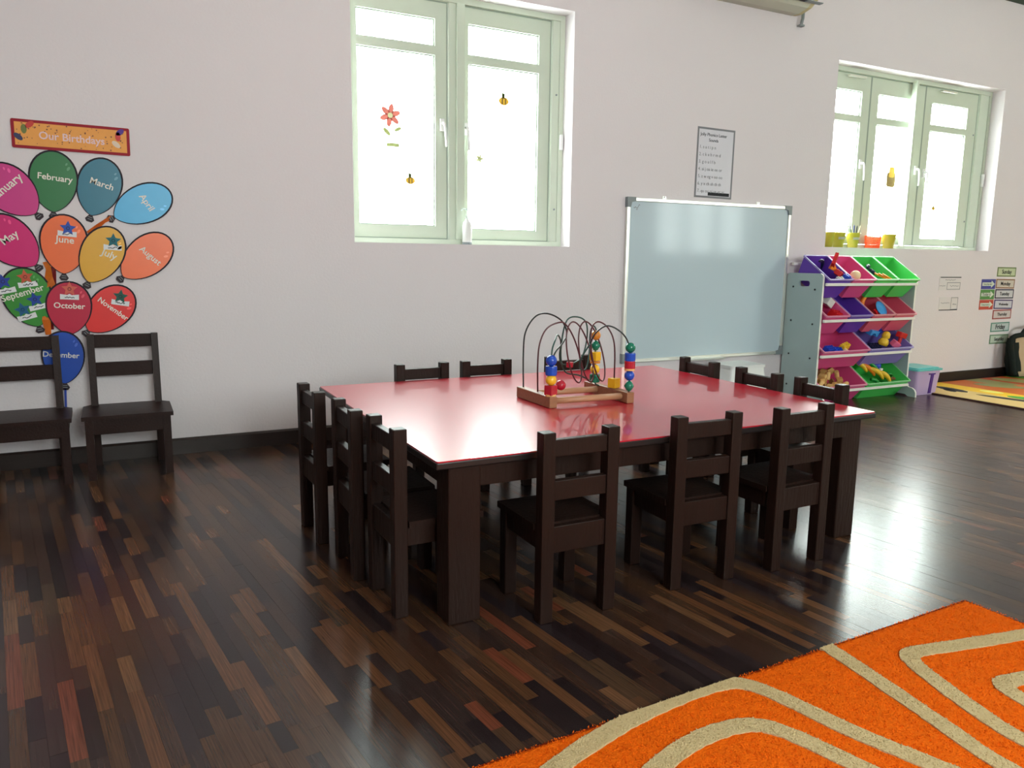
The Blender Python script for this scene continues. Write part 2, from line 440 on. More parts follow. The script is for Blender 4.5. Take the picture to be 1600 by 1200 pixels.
bee(1.835, 1.665, 'yellow and red bee sticker high on the right pane of the tall window', 1.05)
bee(4.215, 1.465, 'yellow bee sticker on the leftmost pane of the wide window', 1)
bee(5.33, 1.265, 'small yellow bee sticker on the rightmost pane of the wide window', .7)
t = thing('window_sticker', 'brown honey jar sticker on the middle pane of the wide window', 'sticker', (4.845, YP, 1.455), group='window stickers')
decal(t, 'jar', rrect(-.045, .045, -.065, .035, .02), S_brn); decal(t, 'honey', rrect(-.025, .03, 0, .07, .012), S_yel, .0008)
t = thing('window_sticker', 'faint yellow blossom sticker on the right pane of the tall window', 'sticker', (1.70, YP, 1.37), group='window stickers')
for k in range(5): decal(t, 'petal', petal(0, 0, R(k*72), .022, .014), S_pale)

# ------------------------------------------------------------------ red table
t = thing('kids_table', 'low red topped dark wood table in the middle of the room', 'table')
TX0, TX1, TY0, TY1, TZ = .617, 2.080, -2.020, -.885, .409
obj('tabletop', box(TX0, TX1, TY0, TY1, TZ-.020, TZ-.003, .003), M_edge, t)
bm = bmesh.new(); plate(bm, rrect(TX0+.002, TX1-.002, TY0+.002, TY1-.002, .006), t=.004, to=lambda u, v, w_: (u, v, TZ-.004+w_)); obj('red_laminate', bm, M_red, t)
for x0, x1, y0, y1 in ((.652, .735, -2.005, -1.928), (1.978, 2.060, -1.985, -1.90), (.652, .735, -.99, -.905), (1.978, 2.060, -.99, -.905)):
    obj('leg', box(x0, x1, y0, y1, 0, TZ-.02, .004), M_dark, t)
for a in ((.735, 1.985, -1.99, -1.968), (.735, 1.985, -.935, -.913), (.660, .682, -1.915, -.99), (2.030, 2.052, -1.90, -.99)):
    obj('apron', box(*a, TZ-.078, TZ-.02, .002), M_dark, t)

# ------------------------------------------------------------------ child chairs (origin: floor below the back's outer face, facing +y)
def make_chair():
    t = thing('child_chair', '', 'chair', group='dark wooden child chairs round the red table')
    W, P, Hh = .213, .034, .468
    for s in (-1, 1):
        x0 = s*(W/2)-(P if s > 0 else 0)
        obj('back_post', box(x0, x0+P, 0, P, 0, Hh, .0025), M_dark, t)
        obj('front_leg', box(x0, x0+P, .19, .19+P, 0, .225, .0025), M_dark, t)
        obj('side_rail', box(x0+.006, x0+P-.006, P, .19, .178, .225, .002), M_dark, t)
    xi = W/2-P
    for z0, z1 in ((.408, .449), (.302, .350), (.172, .238)):
        obj('back_slat', box(-xi-.002, xi+.002, .006, .026, z0, z1, .002), M_dark, t)
    obj('front_rail', box(-xi-.002, xi+.002, .20, .218, .178, .225, .002), M_dark, t)
    bm = bmesh.new(); plate(bm, [(-xi, .028), (xi, .028), (xi, P+.002), (W/2+.004, P+.002), (W/2+.004, .232), (-W/2-.004, .232), (-W/2-.004, P+.002), (-xi, P+.002)], t=.016, to=lambda u, v, w_: (u, v, .226+w_))
    obj('seat', bm, M_dark, t)
    return t
proto = make_chair()
seats = [
 ((.958, -2.094, 0), 0, 'dark brown child chair on the near side of the red table, leftmost of three'),
 ((1.363, -2.078, 0), -2, 'dark brown child chair on the near side of the red table, middle of three'),
 ((1.702, -2.094, 0), 1.5, 'dark brown child chair on the near side of the red table, rightmost of three'),
 ((.492, -1.245, 0), -88, 'dark brown child chair on the left side of the red table, farthest of three'),
 ((.521, -1.552, 0), -91, 'dark brown child chair on the left side of the red table, middle of three'),
 ((.548, -1.812, 0), -89, 'dark brown child chair on the left side of the red table, nearest of three'),
 ((1.015, -.838, 0), 181, 'dark brown child chair on the far side of the red table, leftmost of three'),
 ((1.285, -.838, 0), 179, 'dark brown child chair on the far side of the red table, middle of three'),
 ((1.660, -.845, 0), 180, 'dark brown child chair on the far side behind the bead maze'),
 ((2.119, -1.165, 0), 90, 'dark brown child chair on the right side of the red table, farthest of three'),
 ((2.120, -1.495, 0), 90.5, 'dark brown child chair on the right side of the red table, middle of three'),
 ((2.135, -1.768, 0), 88, 'dark brown child chair on the right side of the red table, nearest of three')]
for i, (loc, a, lab) in enumerate(seats):
    o = proto if i == 0 else copy_tree(proto)
    o.location = loc; o.rotation_euler = (0, 0, R(a)); o['label'] = lab

# ------------------------------------------------------------------ two chairs against the wall (facing the camera, -y)
def wall_chair():
    t = thing('wooden_chair', '', 'chair', group='chairs standing against the wall')
    for s in (-1, 1):
        bm = bmesh.new(); x0 = s*.131-(.026 if s > 0 else 0)
        plate(bm, [(-.075, 0), (-.045, 0), (-.055, .245), (-.030, .540), (-.054, .540), (-.085, .245)], t=.026, to=lambda u, v, w_: (x0+w_, u, v)); obj('back_post', bm, M_dark2, t)
        bm = bmesh.new(); xf = s*.150-(.028 if s > 0 else 0)
        plate(bm, [(-.312, 0), (-.290, 0), (-.284, .236), (-.314, .236)], t=.028, to=lambda u, v, w_: (xf+w_, u, v)); obj('front_leg', bm, M_dark2, t)
        obj('side_rail', box(s*.138-.009, s*.138+.009, -.285, -.075, .185, .236, .002), M_dark2, t)
    lean = Matrix.Rotation(R(-4.6), 4, 'X')
    for z0, z1 in ((.485, .537), (.368, .425)):
        bm = bmesh.new(); y = -.060+(z0+z1)/2*.085-.019
        bx(bm, -.106, .106, y-.009, y+.009, z0, z1, .002); obj('back_slat', bm, M_dark2, t)
    obj('apron', box(-.124, .124, -.308, -.290, .178, .236, .002), M_dark2, t)
    bm = bmesh.new()
    plate(bm, [(-.160, -.326), (.160, -.326), (.160, -.088), (.128, -.052), (-.128, -.052), (-.160, -.088)], t=.016, to=lambda u, v, w_: (u, v, .237+w_)); obj('seat', bm, M_dark2, t)
    return t
c1 = wall_chair(); c1.location = (.008, -.005, 0); c1['label'] = 'dark brown slatted chair against the wall below the red November balloon'
c2 = copy_tree(c1); c2.location = (-.352, -.012, 0); c2.rotation_euler = (0, 0, R(1.5)); c2['label'] = 'dark brown slatted chair against the wall, cut off by the left picture edge'

# ------------------------------------------------------------------ whiteboard
t = thing('whiteboard', 'large whiteboard with silver frame hung on the wall between the windows', 'whiteboard')
BX0, BX1, BZ0, BZ1 = 2.528, 3.762, .286, 1.207
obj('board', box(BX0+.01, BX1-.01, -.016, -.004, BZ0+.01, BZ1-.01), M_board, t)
fwid = .020
obj('frame_rail', box(BX0, BX1, -.024, -.003, BZ1-fwid, BZ1, .003), M_alu, t); obj('frame_rail', box(BX0, BX1, -.024, -.003, BZ0, BZ0+fwid, .003), M_alu, t)
obj('frame_rail', box(BX0, BX0+fwid, -.024, -.003, BZ0+fwid, BZ1-fwid, .003), M_alu, t); obj('frame_rail', box(BX1-fwid, BX1, -.024, -.003, BZ0+fwid, BZ1-fwid, .003), M_alu, t)
for x, sx in ((BX0, 1), (BX1, -1)):
    for z, sz in ((BZ0, 1), (BZ1, -1)):
        bm = bmesh.new(); p = [(0, 0), (.055, 0), (.055, .022), (.028, .028), (.022, .055), (0, .055)]
        plate(bm, [(x-.002*sx+sx*a, z-.002*sz+sz*b) for a, b in p], t=.026, w0=.001); obj('corner_cap', bm, M_grey, t)
for x in (2.79, 3.50):
    bm = bmesh.new(); bx(bm, x-.012, x+.012, -.006, -.001, BZ1-.004, BZ1+.016, .001); tube(bm, [(x, -.006, BZ1+.010), (x, -.012, BZ1+.010)], .004, 8); obj('hanging_bracket', bm, M_alu, t)
bm = bmesh.new(); plate(bm, [(-.024, BZ0+.004), (-.07, BZ0-.004), (-.072, BZ0+.006), (-.066, BZ0+.002), (-.024, BZ0+.010)], t=.26, to=lambda u, v, w_: (2.99+w_, u, v)); obj('pen_tray', bm, M_alu, t)
bm = bmesh.new(); squiggle(bm, 2.572, 2.615, 1.160, .012, 7, .003, .0165, 4); squiggle(bm, 2.59, 2.60, 1.140, .006, 3, .003, .0165, 5); obj('marker_scribble', bm, M_inkg, t)

# ------------------------------------------------------------------ phonics poster
t = thing('wall_poster', 'white phonics letter poster in a grey border above the whiteboard', 'poster', (3.147, -.001, 1.425), (0, R(.6), 0))
obj('sheet', plate(bmesh.new(), rect(-.140, .140, -.196, .198), t=.0012), mat('poster_sheet', (.62, .60, .66), .4), t)
obj('border', plate(bmesh.new(), rect(-.140, .140, -.196, .198), [rect(-.129, .129, -.185, .187)], t=.0006, w0=.0012), M_inkg, t)
text('Jolly Phonics Letter', .03, (-.02, .158), 0, M_ink, t, .20, w=.0022); text('Sounds', .03, (-.02, .128), 0, M_ink, t, .07, w=.0022)
rows = ['1. s a t i p n', '2. c k e h r m d', '3. g o u l f b', '4. ai j oa ie ee or', '5. z w ng v oo oo', '6. y x ch sh th th', '7. qu ou oi ue er ar']
for i, r_ in enumerate(rows):
    text(r_, .026, (-.122, .088-.041*i), 0, M_inkg, t, w=.0022, align='LEFT')
obj('footer_bar', plate(bmesh.new(), rect(-.04, .122, -.182, -.163), t=.0006, w0=.0012), M_ink, t)

# ------------------------------------------------------------------ birthday banner and month balloons
t = thing('birthday_banner', 'red bordered orange banner reading Our Birthdays above the balloons', 'banner', (-.121, -.002, 1.313), (0, R(.8), 0))
obj('border', plate(bmesh.new(), rrect(-.203, .203, -.054, .054, .006), t=.003), mat('banner_red', srgb(150, 20, 40), .6, .3), t)
obj('panel', plate(bmesh.new(), rect(-.192, .192, -.043, .043), t=.0008, w0=.003), mat('banner_orange', srgb(232, 160, 84), .6, .3, .06, 30), t)
rb = random.Random(5); bm = bmesh.new()
for k in range(70):
    a, b = rb.uniform(-.185, .185), rb.uniform(-.04, .04)
    plate(bm, circ(a, b, rb.uniform(.0014, .0034), 5), t=.0003, w0=.0038)
obj('confetti', bm, mat('confetti_brown', srgb(120, 70, 60), .6), t)['kind'] = 'stuff'
text('Our Birthdays', .05, (.0, -.004), -1, mat('banner_letter', srgb(228, 196, 200), .6), t, .225, w=.0044, bold=.0009)
for sx, cols in ((-1, [(200, 60, 50), (110, 120, 60), (50, 50, 90)]), (1, [(80, 40, 140), (200, 60, 60), (220, 200, 180)])):
    for k, cc in enumerate(cols):
        decal(t, 'party_picture', petal(sx*.155+.006*k*sx, .024-.024*k, R(40+50*k), .036, .020), mat('banner_pic_%d_%d' % (sx, k), srgb(*cc), .6), .0038)

def egg(L_, W_, n=36, grow=0):
    """balloon outline, neck at the origin, pointing up +v"""
    pts = []; c = .57
    for k in range(n):
        a = 2*math.pi*k/n; s = .5-.5*math.cos(a)
        if s > c: f = math.sqrt(max(0, 1-((s-c)/(1-c))**2))
        else: f = max(0, 1-((c-s)/c)**2.1)**.68
        pts.append(((W_/2+grow)*f*(1 if a <= math.pi else -1), -grow+s*(L_+2*grow)))
    out = []
    for p in pts:
        if not out or math.hypot(p[0]-out[-1][0], p[1]-out[-1][1]) > 1e-5: out.append(p)
    return out
BAL = [('January', (-0.266, 1.017), 43, .227, .169, (-0.352, 1.115), 42, .130, (200, 48, 130), 2),
('February', (-0.205, 1.025), -4, .234, .165, (-0.191, 1.155), -6, .119, (28, 110, 55), 1),
('March', (-0.076, 1.017), -18, .234, .158, (-0.029, 1.140), -18, .084, (10, 105, 130), 0),
('April', (0.009, 1.012), -63, .241, .151, (0.131, 1.074), -58, .071, (70, 170, 220), 1),
('May', (-0.281, 0.817), 41, .234, .169, (-0.360, 0.920), 36, .066, (205, 20, 110), 3),
('June', (-0.186, 0.784), -4, .232, .166, (-0.173, 0.916), -6, .066, (235, 105, 50), 4),
('July', (-0.101, 0.751), -26, .241, .156, (-0.020, 0.861), -25, .060, (218, 160, 30), 6),
('August', (0.026, 0.772), -48, .244, .153, (0.132, 0.857), -43, .097, (240, 108, 55), 5),
('September', (-0.288, 0.576), 14, .235, .170, (-0.333, 0.706), 18, .152, (50, 135, 45), 4),
('October', (-0.183, 0.540), -3, .212, .160, (-0.176, 0.654), -4, .110, (185, 20, 60), 7),
('November', (-0.114, 0.553), -44, .231, .158, (-0.020, 0.639), -40, .131, (222, 40, 38), 6),
('December', (-0.213, 0.341), -1, .212, .150, (-0.219, 0.457), -6, .128, (25, 75, 175), 8)]
M_out = mat('balloon_outline', srgb(30, 18, 32), .6, .3); M_letter = mat('balloon_letter', srgb(225, 220, 210), .6, .3)
M_knot = mat('balloon_knot', srgb(52, 40, 48), .6, .3)
M_shine = {}
CN = {'January': 'magenta', 'February': 'dark green', 'March': 'teal', 'April': 'sky blue', 'May': 'deep pink', 'June': 'orange', 'July': 'mustard yellow', 'August': 'bright orange', 'September': 'leaf green', 'October': 'crimson', 'November': 'red', 'December': 'dark blue'}
badge_star = [(a, b) for k in range(10) for a, b in [((.030 if k % 2 == 0 else .0145)*math.cos(R(90+36*k)), (.030 if k % 2 == 0 else .0145)*math.sin(R(90+36*k)))]]
BADGES = {'June': [(-.160, .962, -.164, .940, (45, 80, 170), -5)], 'July': [(-.002, .917, -.006, .889, (30, 100, 110), -4)],
 'September': [(-.319, .770, -.312, .741, (190, 85, 60), 8), (-.394, .752, -.386, .716, (35, 60, 150), 12), (-.293, .682, -.282, .652, (30, 65, 150), 14), (-.337, .642, -.324, .613, (30, 90, 130), 16)],
 'October': [(-.171, .722, -.173, .690, (205, 95, 80), -3)], 'November': [(.010, .690, .008, .664, (30, 85, 75), -10)]}
for name, B, ang, L_, W_, tc, ta, tw, colr, layer in BAL:
    t = thing('paper_balloon', '%s paper balloon cut-out lettered %s on the wall' % (CN[name], name), 'wall decoration', (B[0], -.0015-layer*.0016, B[1]), (0, -R(ang), 0), 'birthday month balloons')
    obj('outline', plate(bmesh.new(), egg(L_, W_, grow=.0026), t=.0008), M_out, t)
    c = srgb(*colr)
    obj('face', plate(bmesh.new(), [(u, v) for u, v in egg(L_-.004, W_-.007)], t=.0005, w0=.0008), mat('balloon_%s' % name.lower(), c, .35, .4, .10, 9), t)
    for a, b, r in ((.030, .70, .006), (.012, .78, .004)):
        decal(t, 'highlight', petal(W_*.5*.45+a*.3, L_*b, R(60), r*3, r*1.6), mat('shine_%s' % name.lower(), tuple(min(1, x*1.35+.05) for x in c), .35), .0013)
    bm = bmesh.new(); plate(bm, [(-.005, .002), (.005, .002), (.017, -.018), (.010, -.028), (-.010, -.028), (-.017, -.018)], t=.001); kn = obj('knot', bm, M_knot, t)
    bm = bmesh.new()
    for q in (-.010, -.018): plate(bm, [(-.008, q), (.008, q-.001), (.008, q+.0012), (-.008, q+.0022)], t=.0004, w0=.001)
    obj('knot_line', bm, M_grey, kn)
    if name == 'December': obj('string', plate(bmesh.new(), [(-.004, -.02), (.004, -.02), (.002, -.10), (-.006, -.10)], t=.001), mat('string_blue', srgb(25, 60, 160), .5), t)
    # lettering in the balloon's own frame
    a = R(ang); dx, dz = tc[0]-B[0], tc[1]-B[1]
    loc = (dx*math.cos(a)+dz*math.sin(a), -dx*math.sin(a)+dz*math.cos(a))
    text(name, .04, loc, ta-ang, M_letter, t, tw, w=.0017, bold=.0006)
    for k, (sx, sz, lx, lz, bc, ba) in enumerate(BADGES.get(name, [])):
        def loc2(x, z): return ((x-B[0])*math.cos(a)+(z-B[1])*math.sin(a), -(x-B[0])*math.sin(a)+(z-B[1])*math.cos(a))
        su, sv = loc2(sx, sz); lu, lv = loc2(lx, lz); rot = R(ba)-a; cr_, sr_ = math.cos(rot), math.sin(rot)
        rr = lambda p, q, u_, v_: (u_+p*cr_-q*sr_, v_+p*sr_+q*cr_)
        lb = obj('name_label', plate(bmesh.new(), [rr(p, q, lu, lv) for p, q in ((-.033, -.010), (.033, -.010), (.033, .011), (.008, .008), (0, .013), (-.008, .008), (-.033, .011))], t=.0008, w0=.0013), M_paper, t)
        bm = bmesh.new(); squiggle(bm, 0, .034, 0, .004, 8, .0028, 0, k+len(name))
        for v in bm.verts:
            u_, v_ = rr(v.co.x-.017, v.co.z, lu, lv); v.co = (u_, -.0022+v.co.y, v_)
        obj('handwriting', bm, M_ink, lb)['kind'] = 'stuff'
        st = obj('star', plate(bmesh.new(), [rr(p, q, su, sv) for p, q in badge_star], t=.0008, w0=.0016+.0002*k), mat('star_%d_%d_%d' % bc, srgb(*bc), .5, .3, .15, 60), t)
        obj('star_mark', plate(bmesh.new(), [rr(p, q, su, sv) for p, q in circ(0, 0, .007, 8)], [[rr(p, q, su, sv) for p, q in circ(0, 0, .005, 8)]], t=.0004, w0=.0026), M_ink, st)

def streamer(name, pts, wid, label, col, y):
    bm = bmesh.new(); n = len(pts)
    L1, L2 = [], []
    for i in range(n):
        a = Vector(pts[max(i-1, 0)]); b = Vector(pts[min(i+1, n-1)]); d = (b-a).normalized(); q = Vector((-d.y, d.x))*wid/2*(1-.25*math.sin(i*1.9))
        yy = -y-.006*abs(math.sin(i*1.3))
        L1.append(bm.verts.new((pts[i][0]+q.x, yy, pts[i][1]+q.y))); L2.append(bm.verts.new((pts[i][0]-q.x, yy-.003*math.cos(i*2), pts[i][1]-q.y)))
    for i in range(n-1): bm.faces.new((L1[i], L1[i+1], L2[i+1], L2[i]))
    bmesh.ops.solidify(bm, geom=bm.faces[:], thickness=.0008)
    return tag(obj(name, bm, mat(name+label[:6], col, .5, .3, .2, 30)), label, 'streamer')
streamer('paper_streamer', [(-.003, 1.010), (-.03, .993), (-.06, .968), (-.09, .944)], .016, 'bright orange paper streamer between the March and July balloons', srgb(245, 120, 30), .002)
streamer('paper_streamer', [(-.245, .83), (-.238, .80), (-.240, .77), (-.232, .74), (-.246, .70), (-.255, .65), (-.260, .60), (-.257, .54)], .024, 'crumpled orange streamer hanging between the September and October balloons', srgb(250, 135, 40), .003)
streamer('paper_streamer', [(-.222, .81), (-.220, .78), (-.226, .74), (-.236, .70), (-.245, .64), (-.246, .56)], .018, 'dark red streamer hanging left of the October balloon', srgb(150, 30, 35), .002)

# ------------------------------------------------------------------ air conditioner
t = thing('air_conditioner', 'wall mounted air conditioner cut off by the top picture edge', 'air conditioner', (3.265, 0, 2.312))
prof = [(0, .0), (-.055, -.004), (-.12, .012), (-.175, .05), (-.20, .10), (-.205, .22), (-.18, .27), (0, .275)]
bm = bmesh.new(); plate(bm, prof, t=.82, to=lambda u, v, w_: (-.41+w_, u, v)); obj('housing', bm, mat('ac_housing', (.55, .55, .46), .5), t)
for s in (-1, 1):
    bm = bmesh.new(); plate(bm, [(u*1.02, v*1.0+.002) for u, v in prof], t=.03, to=lambda u, v, w_: (s*.41+(w_ if s > 0 else -w_), u, v)); obj('end_cap', bm, mat('ac_cap', (.55, .47, .25), .5), t)
obj('air_outlet', box(-.33, .36, -.192, -.150, .028, .07, .002), M_ink, t)
for i in range(5): obj('louver', box(-.32+i*.165, -.20+i*.165, -.190, -.160, .024, .029), M_grey, t)
bm = bmesh.new(); tube(bm, [(.485, -.02, .06), (.485, -.02, -.01), (.48, -.02, -.022), (.475, -.02, -.05)], .009, 8); bx(bm, .46, .495, -.03, -.001, -.055, -.045, .002); tube(bm, [(.44, -.02, .06), (.485, -.02, .06)], .009, 8); obj('drain_pipe', bm, M_grey, t)

# ------------------------------------------------------------------ toy rack with bins
t = thing('toy_rack', 'grey panelled toy storage rack holding rows of tilted bins under the wide window', 'rack')
RX0, RX1 = 3.768, 4.630
def panel_outline():
    o_ = [(-.020, 0), (-.020, .775), (-.026, .793), (-.042, .800), (-.278, .800), (-.294, .793), (-.300, .778), (-.300, .075), (-.318, .062), (-.345, .058), (-.362, .048), (-.372, .030), (-.374, 0), (-.32, 0), (-.30, .012), (-.10, .012), (-.08, 0)]
    return o_
for x, nm in ((RX0, 'side_panel'), (RX1-.014, 'side_panel')):
    bm = bmesh.new()
    plate(bm, panel_outline(), [[(-.16+a, .737+b) for a, b in rrect(-.042, .042, -.017, .017, .015)]], t=.014, to=lambda u, v, w_: (x+w_, u, v))
    p = obj(nm, bm, [M_panel, M_panele], t)
    for f in p.data.polygons:
        if abs(f.normal.x) < .5 and abs(f.center[1]+.16) > .05: f.material_index = 1
    for yb in (-.075, -.235):
        for zb in (.715, .505, .295, .10):
            sx = -1 if x == RX0 else 1
            obj('bolt', lathe(bmesh.new(), [(0, 0), (.006, 0), (.006, .002), (0, .003)], 10, (x if sx < 0 else x+.014, yb-(.01 if yb < -.1 else 0), zb-.012*(yb < -.1)), Matrix.Rotation(R(90*sx), 4, 'Y')), M_ink, p)
TIER = (.762, .542, .325, .104)
for z in TIER:
    obj('front_rail', box(RX0+.014, RX1-.014, -.322, -.306, z-.036, z-.018, .003), M_panele, t)
    obj('back_rail', box(RX0+.014, RX1-.014, -.052, -.036, z+.085, z+.103, .003), M_panele, t)
TH_ = R(34)
BINC = {'purple': srgb(105, 62, 178), 'pink': srgb(222, 82, 140), 'green': srgb(80, 205, 95), 'lilac': srgb(140, 120, 200), 'rose': srgb(225, 95, 120)}
def make_bin(tier, x0, x1, cname, label):
    L_, D_ = .262, .150; wd = x1-x0; hw = wd/2
    t = thing('storage_bin', label, 'bin', ((x0+x1)/2, -.338, TIER[tier]), (TH_, 0, 0), 'coloured bins in the toy rack')
    c = BINC[cname]; m_ = mat('bin_'+cname, c, .4, .45)
    m_l = mat('bin_rim_'+cname, tuple(min(1, x*.8+.22) for x in c), .4, .45)
    tp = .018; th = .003
    o0 = [(-hw+.006, .006), (hw-.006, .006), (hw-.006, L_-.006), (-hw+.006, L_-.006)]
    b0 = [(-hw+.006+tp, .006+tp), (hw-.006-tp, .006+tp), (hw-.006-tp, L_-.006-tp), (-hw+.006+tp, L_-.006-tp)]
    bm = bmesh.new()
    ot = [bm.verts.new((u, v, 0)) for u, v in o0]; ob = [bm.verts.new((u, v, -D_)) for u, v in b0]
    sg = lambda q: 1 if q > 0 else -1
    it = [bm.verts.new((u-th*sg(u), v-th*(1 if v > L_/2 else -1), 0)) for u, v in o0]; ib = [bm.verts.new((u-th*sg(u), v-th*(1 if v > L_/2 else -1), -D_+th)) for u, v in b0]
    for i in range(4):
        j = (i+1) % 4
        bm.faces.new((ob[i], ob[j], ot[j], ot[i])); bm.faces.new((ib[j], ib[i], it[i], it[j])); bm.faces.new((ot[i], ot[j], it[j], it[i]))
    bm.faces.new(ob[::-1]); bm.faces.new(ib)
    obj('bin_body', bm, m_, t)
    bm = bmesh.new(); plate(bm, rrect(-hw+.001, hw-.001, 0, L_, .008), [rrect(-hw+.009, hw-.009, .009, L_-.009, .006)], t=.009, to=lambda u, v, w_: (u, v, -.006+w_))
    obj('rim', bm, m_l, t)
    return t
bx0, bx1 = RX0+.016, RX1-.016; pw = (bx1-bx0)/4
bins = {}
for tier, i0, i1, c, lab in (
 (0, 0, 1, 'purple', 'purple bin at the left end of the top row of the toy rack'),
 (0, 1, 2, 'pink', 'pink bin in the top row of the toy rack next to the purple bin'),
 (0, 2, 3, 'green', 'green bin in the top row of the toy rack, beside the pink bin'),
 (0, 3, 4, 'green', 'green bin at the right end of the top row of the toy rack'),
 (1, 0, 1, 'pink', 'pink bin at the left end of the second row of the toy rack'),
 (1, 1, 2, 'purple', 'empty purple bin in the second row of the toy rack'),
 (1, 2, 3, 'rose', 'pink bin in the second row of the toy rack with a blue plate'),
 (1, 3, 4, 'rose', 'empty pink bin at the right end of the second row of the toy rack'),
 (2, 0, 2, 'pink', 'wide pink bin in the third row of the toy rack'),
 (2, 2, 4, 'lilac', 'wide lilac bin in the third row of the toy rack'),
 (3, 0, 2, 'pink', 'wide pink bin of wooden blocks in the bottom row of the toy rack'),
 (3, 2, 4, 'green', 'wide green bin in the bottom row of the toy rack')):
    bins[(tier, i0)] = make_bin(tier, bx0+i0*pw, bx0+i1*pw, c, lab)

# toys: position given inside a bin (across, up the slope, height above the opening plane)
def toy(name, label, bm, col, binkey, u, v, n, rot=(0, 0, 0), group=None, smooth=False, rough=.4):
    b = bins[binkey]
    M = Matrix.Translation(b.location) @ Matrix.Rotation(TH_, 4, 'X')
    o = obj(name, bm, mat('toy_%d_%d_%d' % tuple(int(c*99) for c in col), col, rough, .45), None, smooth)
    o.location = M @ Vector((u, v, n+(.028, .016, .010, .010)[binkey[0]])); o.rotation_euler = [R(a) for a in rot]
    return tag(o, label, 'toy', group)
def b_brick(l, w_, h):
    bm = box(-l/2, l/2, -w_/2, w_/2, -h/2, h/2, .002)
    n = max(1, round(l/.022))
    for i in range(n):
        for j in (-1, 1): lathe(bm, [(0, 0), (.0065, 0), (.0065, .005), (0, .005)], 8, (-l/2+(i+.5)*l/n, j*w_/4, h/2-.0005))
    return bm
def b_ball(r): return lathe(bmesh.new(), [(r*math.sin(math.pi*k/10), -r*math.cos(math.pi*k/10)) for k in range(11)], 16)
def b_cyl(r, h): return lathe(bmesh.new(), [(0, -h/2), (r*.9, -h/2), (r, -h/2+r*.1), (r, h/2-r*.1), (r*.9, h/2), (0, h/2)], 16)
def b_plate(r): return lathe(bmesh.new(), [(0, 0), (r*.6, 0), (r, .012), (r, .015), (r*.58, .004), (0, .004)], 20)
def b_bowl(r): return lathe(bmesh.new(), [(0, 0), (r*.5, .002), (r*.9, r*.45), (r, r*.7), (r*.94, r*.7), (r*.84, r*.45), (r*.45, .008), (0, .006)], 18)
def b_bend(l, r, arc=.25, taper=True):
    pts = [(l*(k/10-.5), 0, arc*l*(1-(2*k/10-1)**2)) for k in range(11)]
    return tube(bmesh.new(), pts, [r*(.35+.65*math.sin(math.pi*(.08+.84*k/10))) if taper else r for k in range(11)], 10)
def b_wedge(l, w_, h): return plate(bmesh.new(), [(-l/2, -h/2), (l/2, -h/2), (-l/2, h/2)], t=w_, w0=-w_/2)
def b_arch(l, w_, h): return plate(bmesh.new(), [(-l/2, -h/2), (-l*.25, -h/2)]+[(-l*.25*math.cos(math.pi*k/6), -h/2+l*.25*math.sin(math.pi*k/6)) for k in range(1, 6)]+[(l*.25, -h/2), (l/2, -h/2), (l/2, h/2), (-l/2, h/2)], t=w_, w0=-w_/2)
def b_hammer():
    bm = box(-.05, .05, -.018, .018, -.018, .018, .006); tube(bm, [(0, 0, 0), (0, -.01, -.11)], .011, 10); return bm
RED, YEL, BLU, GRN, ORG, NAV, WHT, CRM, LBL, BRN = srgb(205, 25, 30), srgb(235, 190, 50), srgb(30, 70, 190), srgb(25, 140, 55), srgb(240, 135, 30), srgb(20, 25, 60), srgb(225, 225, 220), srgb(245, 215, 170), srgb(60, 150, 220), srgb(130, 85, 50)
A = (0, 0)
toy('toy_scoop', 'tall red plastic toy sticking out of the purple bin', b_arch(.085, .02, .06), RED, A, .03, .14, .015, (20, -50, 20))
toy('toy_block', 'red toy block in the purple bin near its front rim', b_brick(.07, .045, .03), RED, A, .045, .075, -.035, (34, 15, 30))
toy('toy_wedge', 'orange toy wedge in the purple bin', b_wedge(.06, .03, .045), ORG, A, .035, .115, -.015, (10, 25, -20))
toy('toy_tube', 'black bent toy piece in the purple bin', b_bend(.09, .011, .3), NAV, A, -.045, .16, -.03, (20, 30, 30), smooth=True)
toy('toy_block', 'dark blue toy block at the front of the purple bin', b_brick(.05, .03, .025), BLU, A, .07, .035, -.03, (34, 0, 10))
toy('toy_block', 'white toy block at the front of the purple bin', b_brick(.045, .03, .022), WHT, A, .02, .03, -.045, (34, 0, -15))
toy('toy_ball', 'cream toy ball at the front of the pink top bin', b_ball(.032), CRM, (0, 1), -.045, .05, -.03, smooth=True)
toy('toy_tube', 'navy toy piece in the left green top bin', b_bend(.08, .014, .25), NAV, (0, 2), -.045, .14, -.045, (10, 10, 40), smooth=True)
toy('toy_block', 'small navy toy block in the left green top bin', b_brick(.045, .03, .03), NAV, (0, 2), -.02, .12, -.055, (34, 20, 0))
for k in range(3): toy('craft_stick', 'flat orange toy slat in the left green top bin', box(-.045, .045, -.008, .008, -.004, .004, .002), ORG, (0, 2), .01+.018*k, .065-.01*k, -.045+.004*k, (30, 25, -35+12*k), 'orange toy slats')
toy('toy_block', 'white toy carton in the left pink bin of the second row', box(-.035, .035, -.025, .025, -.025, .025, .004), WHT, (1, 0), .045, .155, -.02, (20, 25, 15))
toy('toy_block', 'red toy brick in the left pink bin of the second row', b_brick(.08, .05, .045), RED, (1, 0), .045, .06, -.05, (34, 10, 8))
toy('toy_tube', 'orange toy tube standing in the second row bin beside a blue plate', b_bend(.13, .014, .2, False), ORG, (1, 2), -.035, .15, -.02, (10, -70, -10), smooth=True)
toy('toy_plate', 'round blue toy plate in the second row', b_plate(.052), LBL, (1, 2), .030, .075, -.028, (60, 15, 0), smooth=True)
toy('craft_stick', 'red toy slat at the front of the bin with a blue plate', box(-.05, .05, -.009, .009, -.006, .006, .002), RED, (1, 2), -.02, .04, -.04, (34, 35, 20))
B_ = (2, 0)
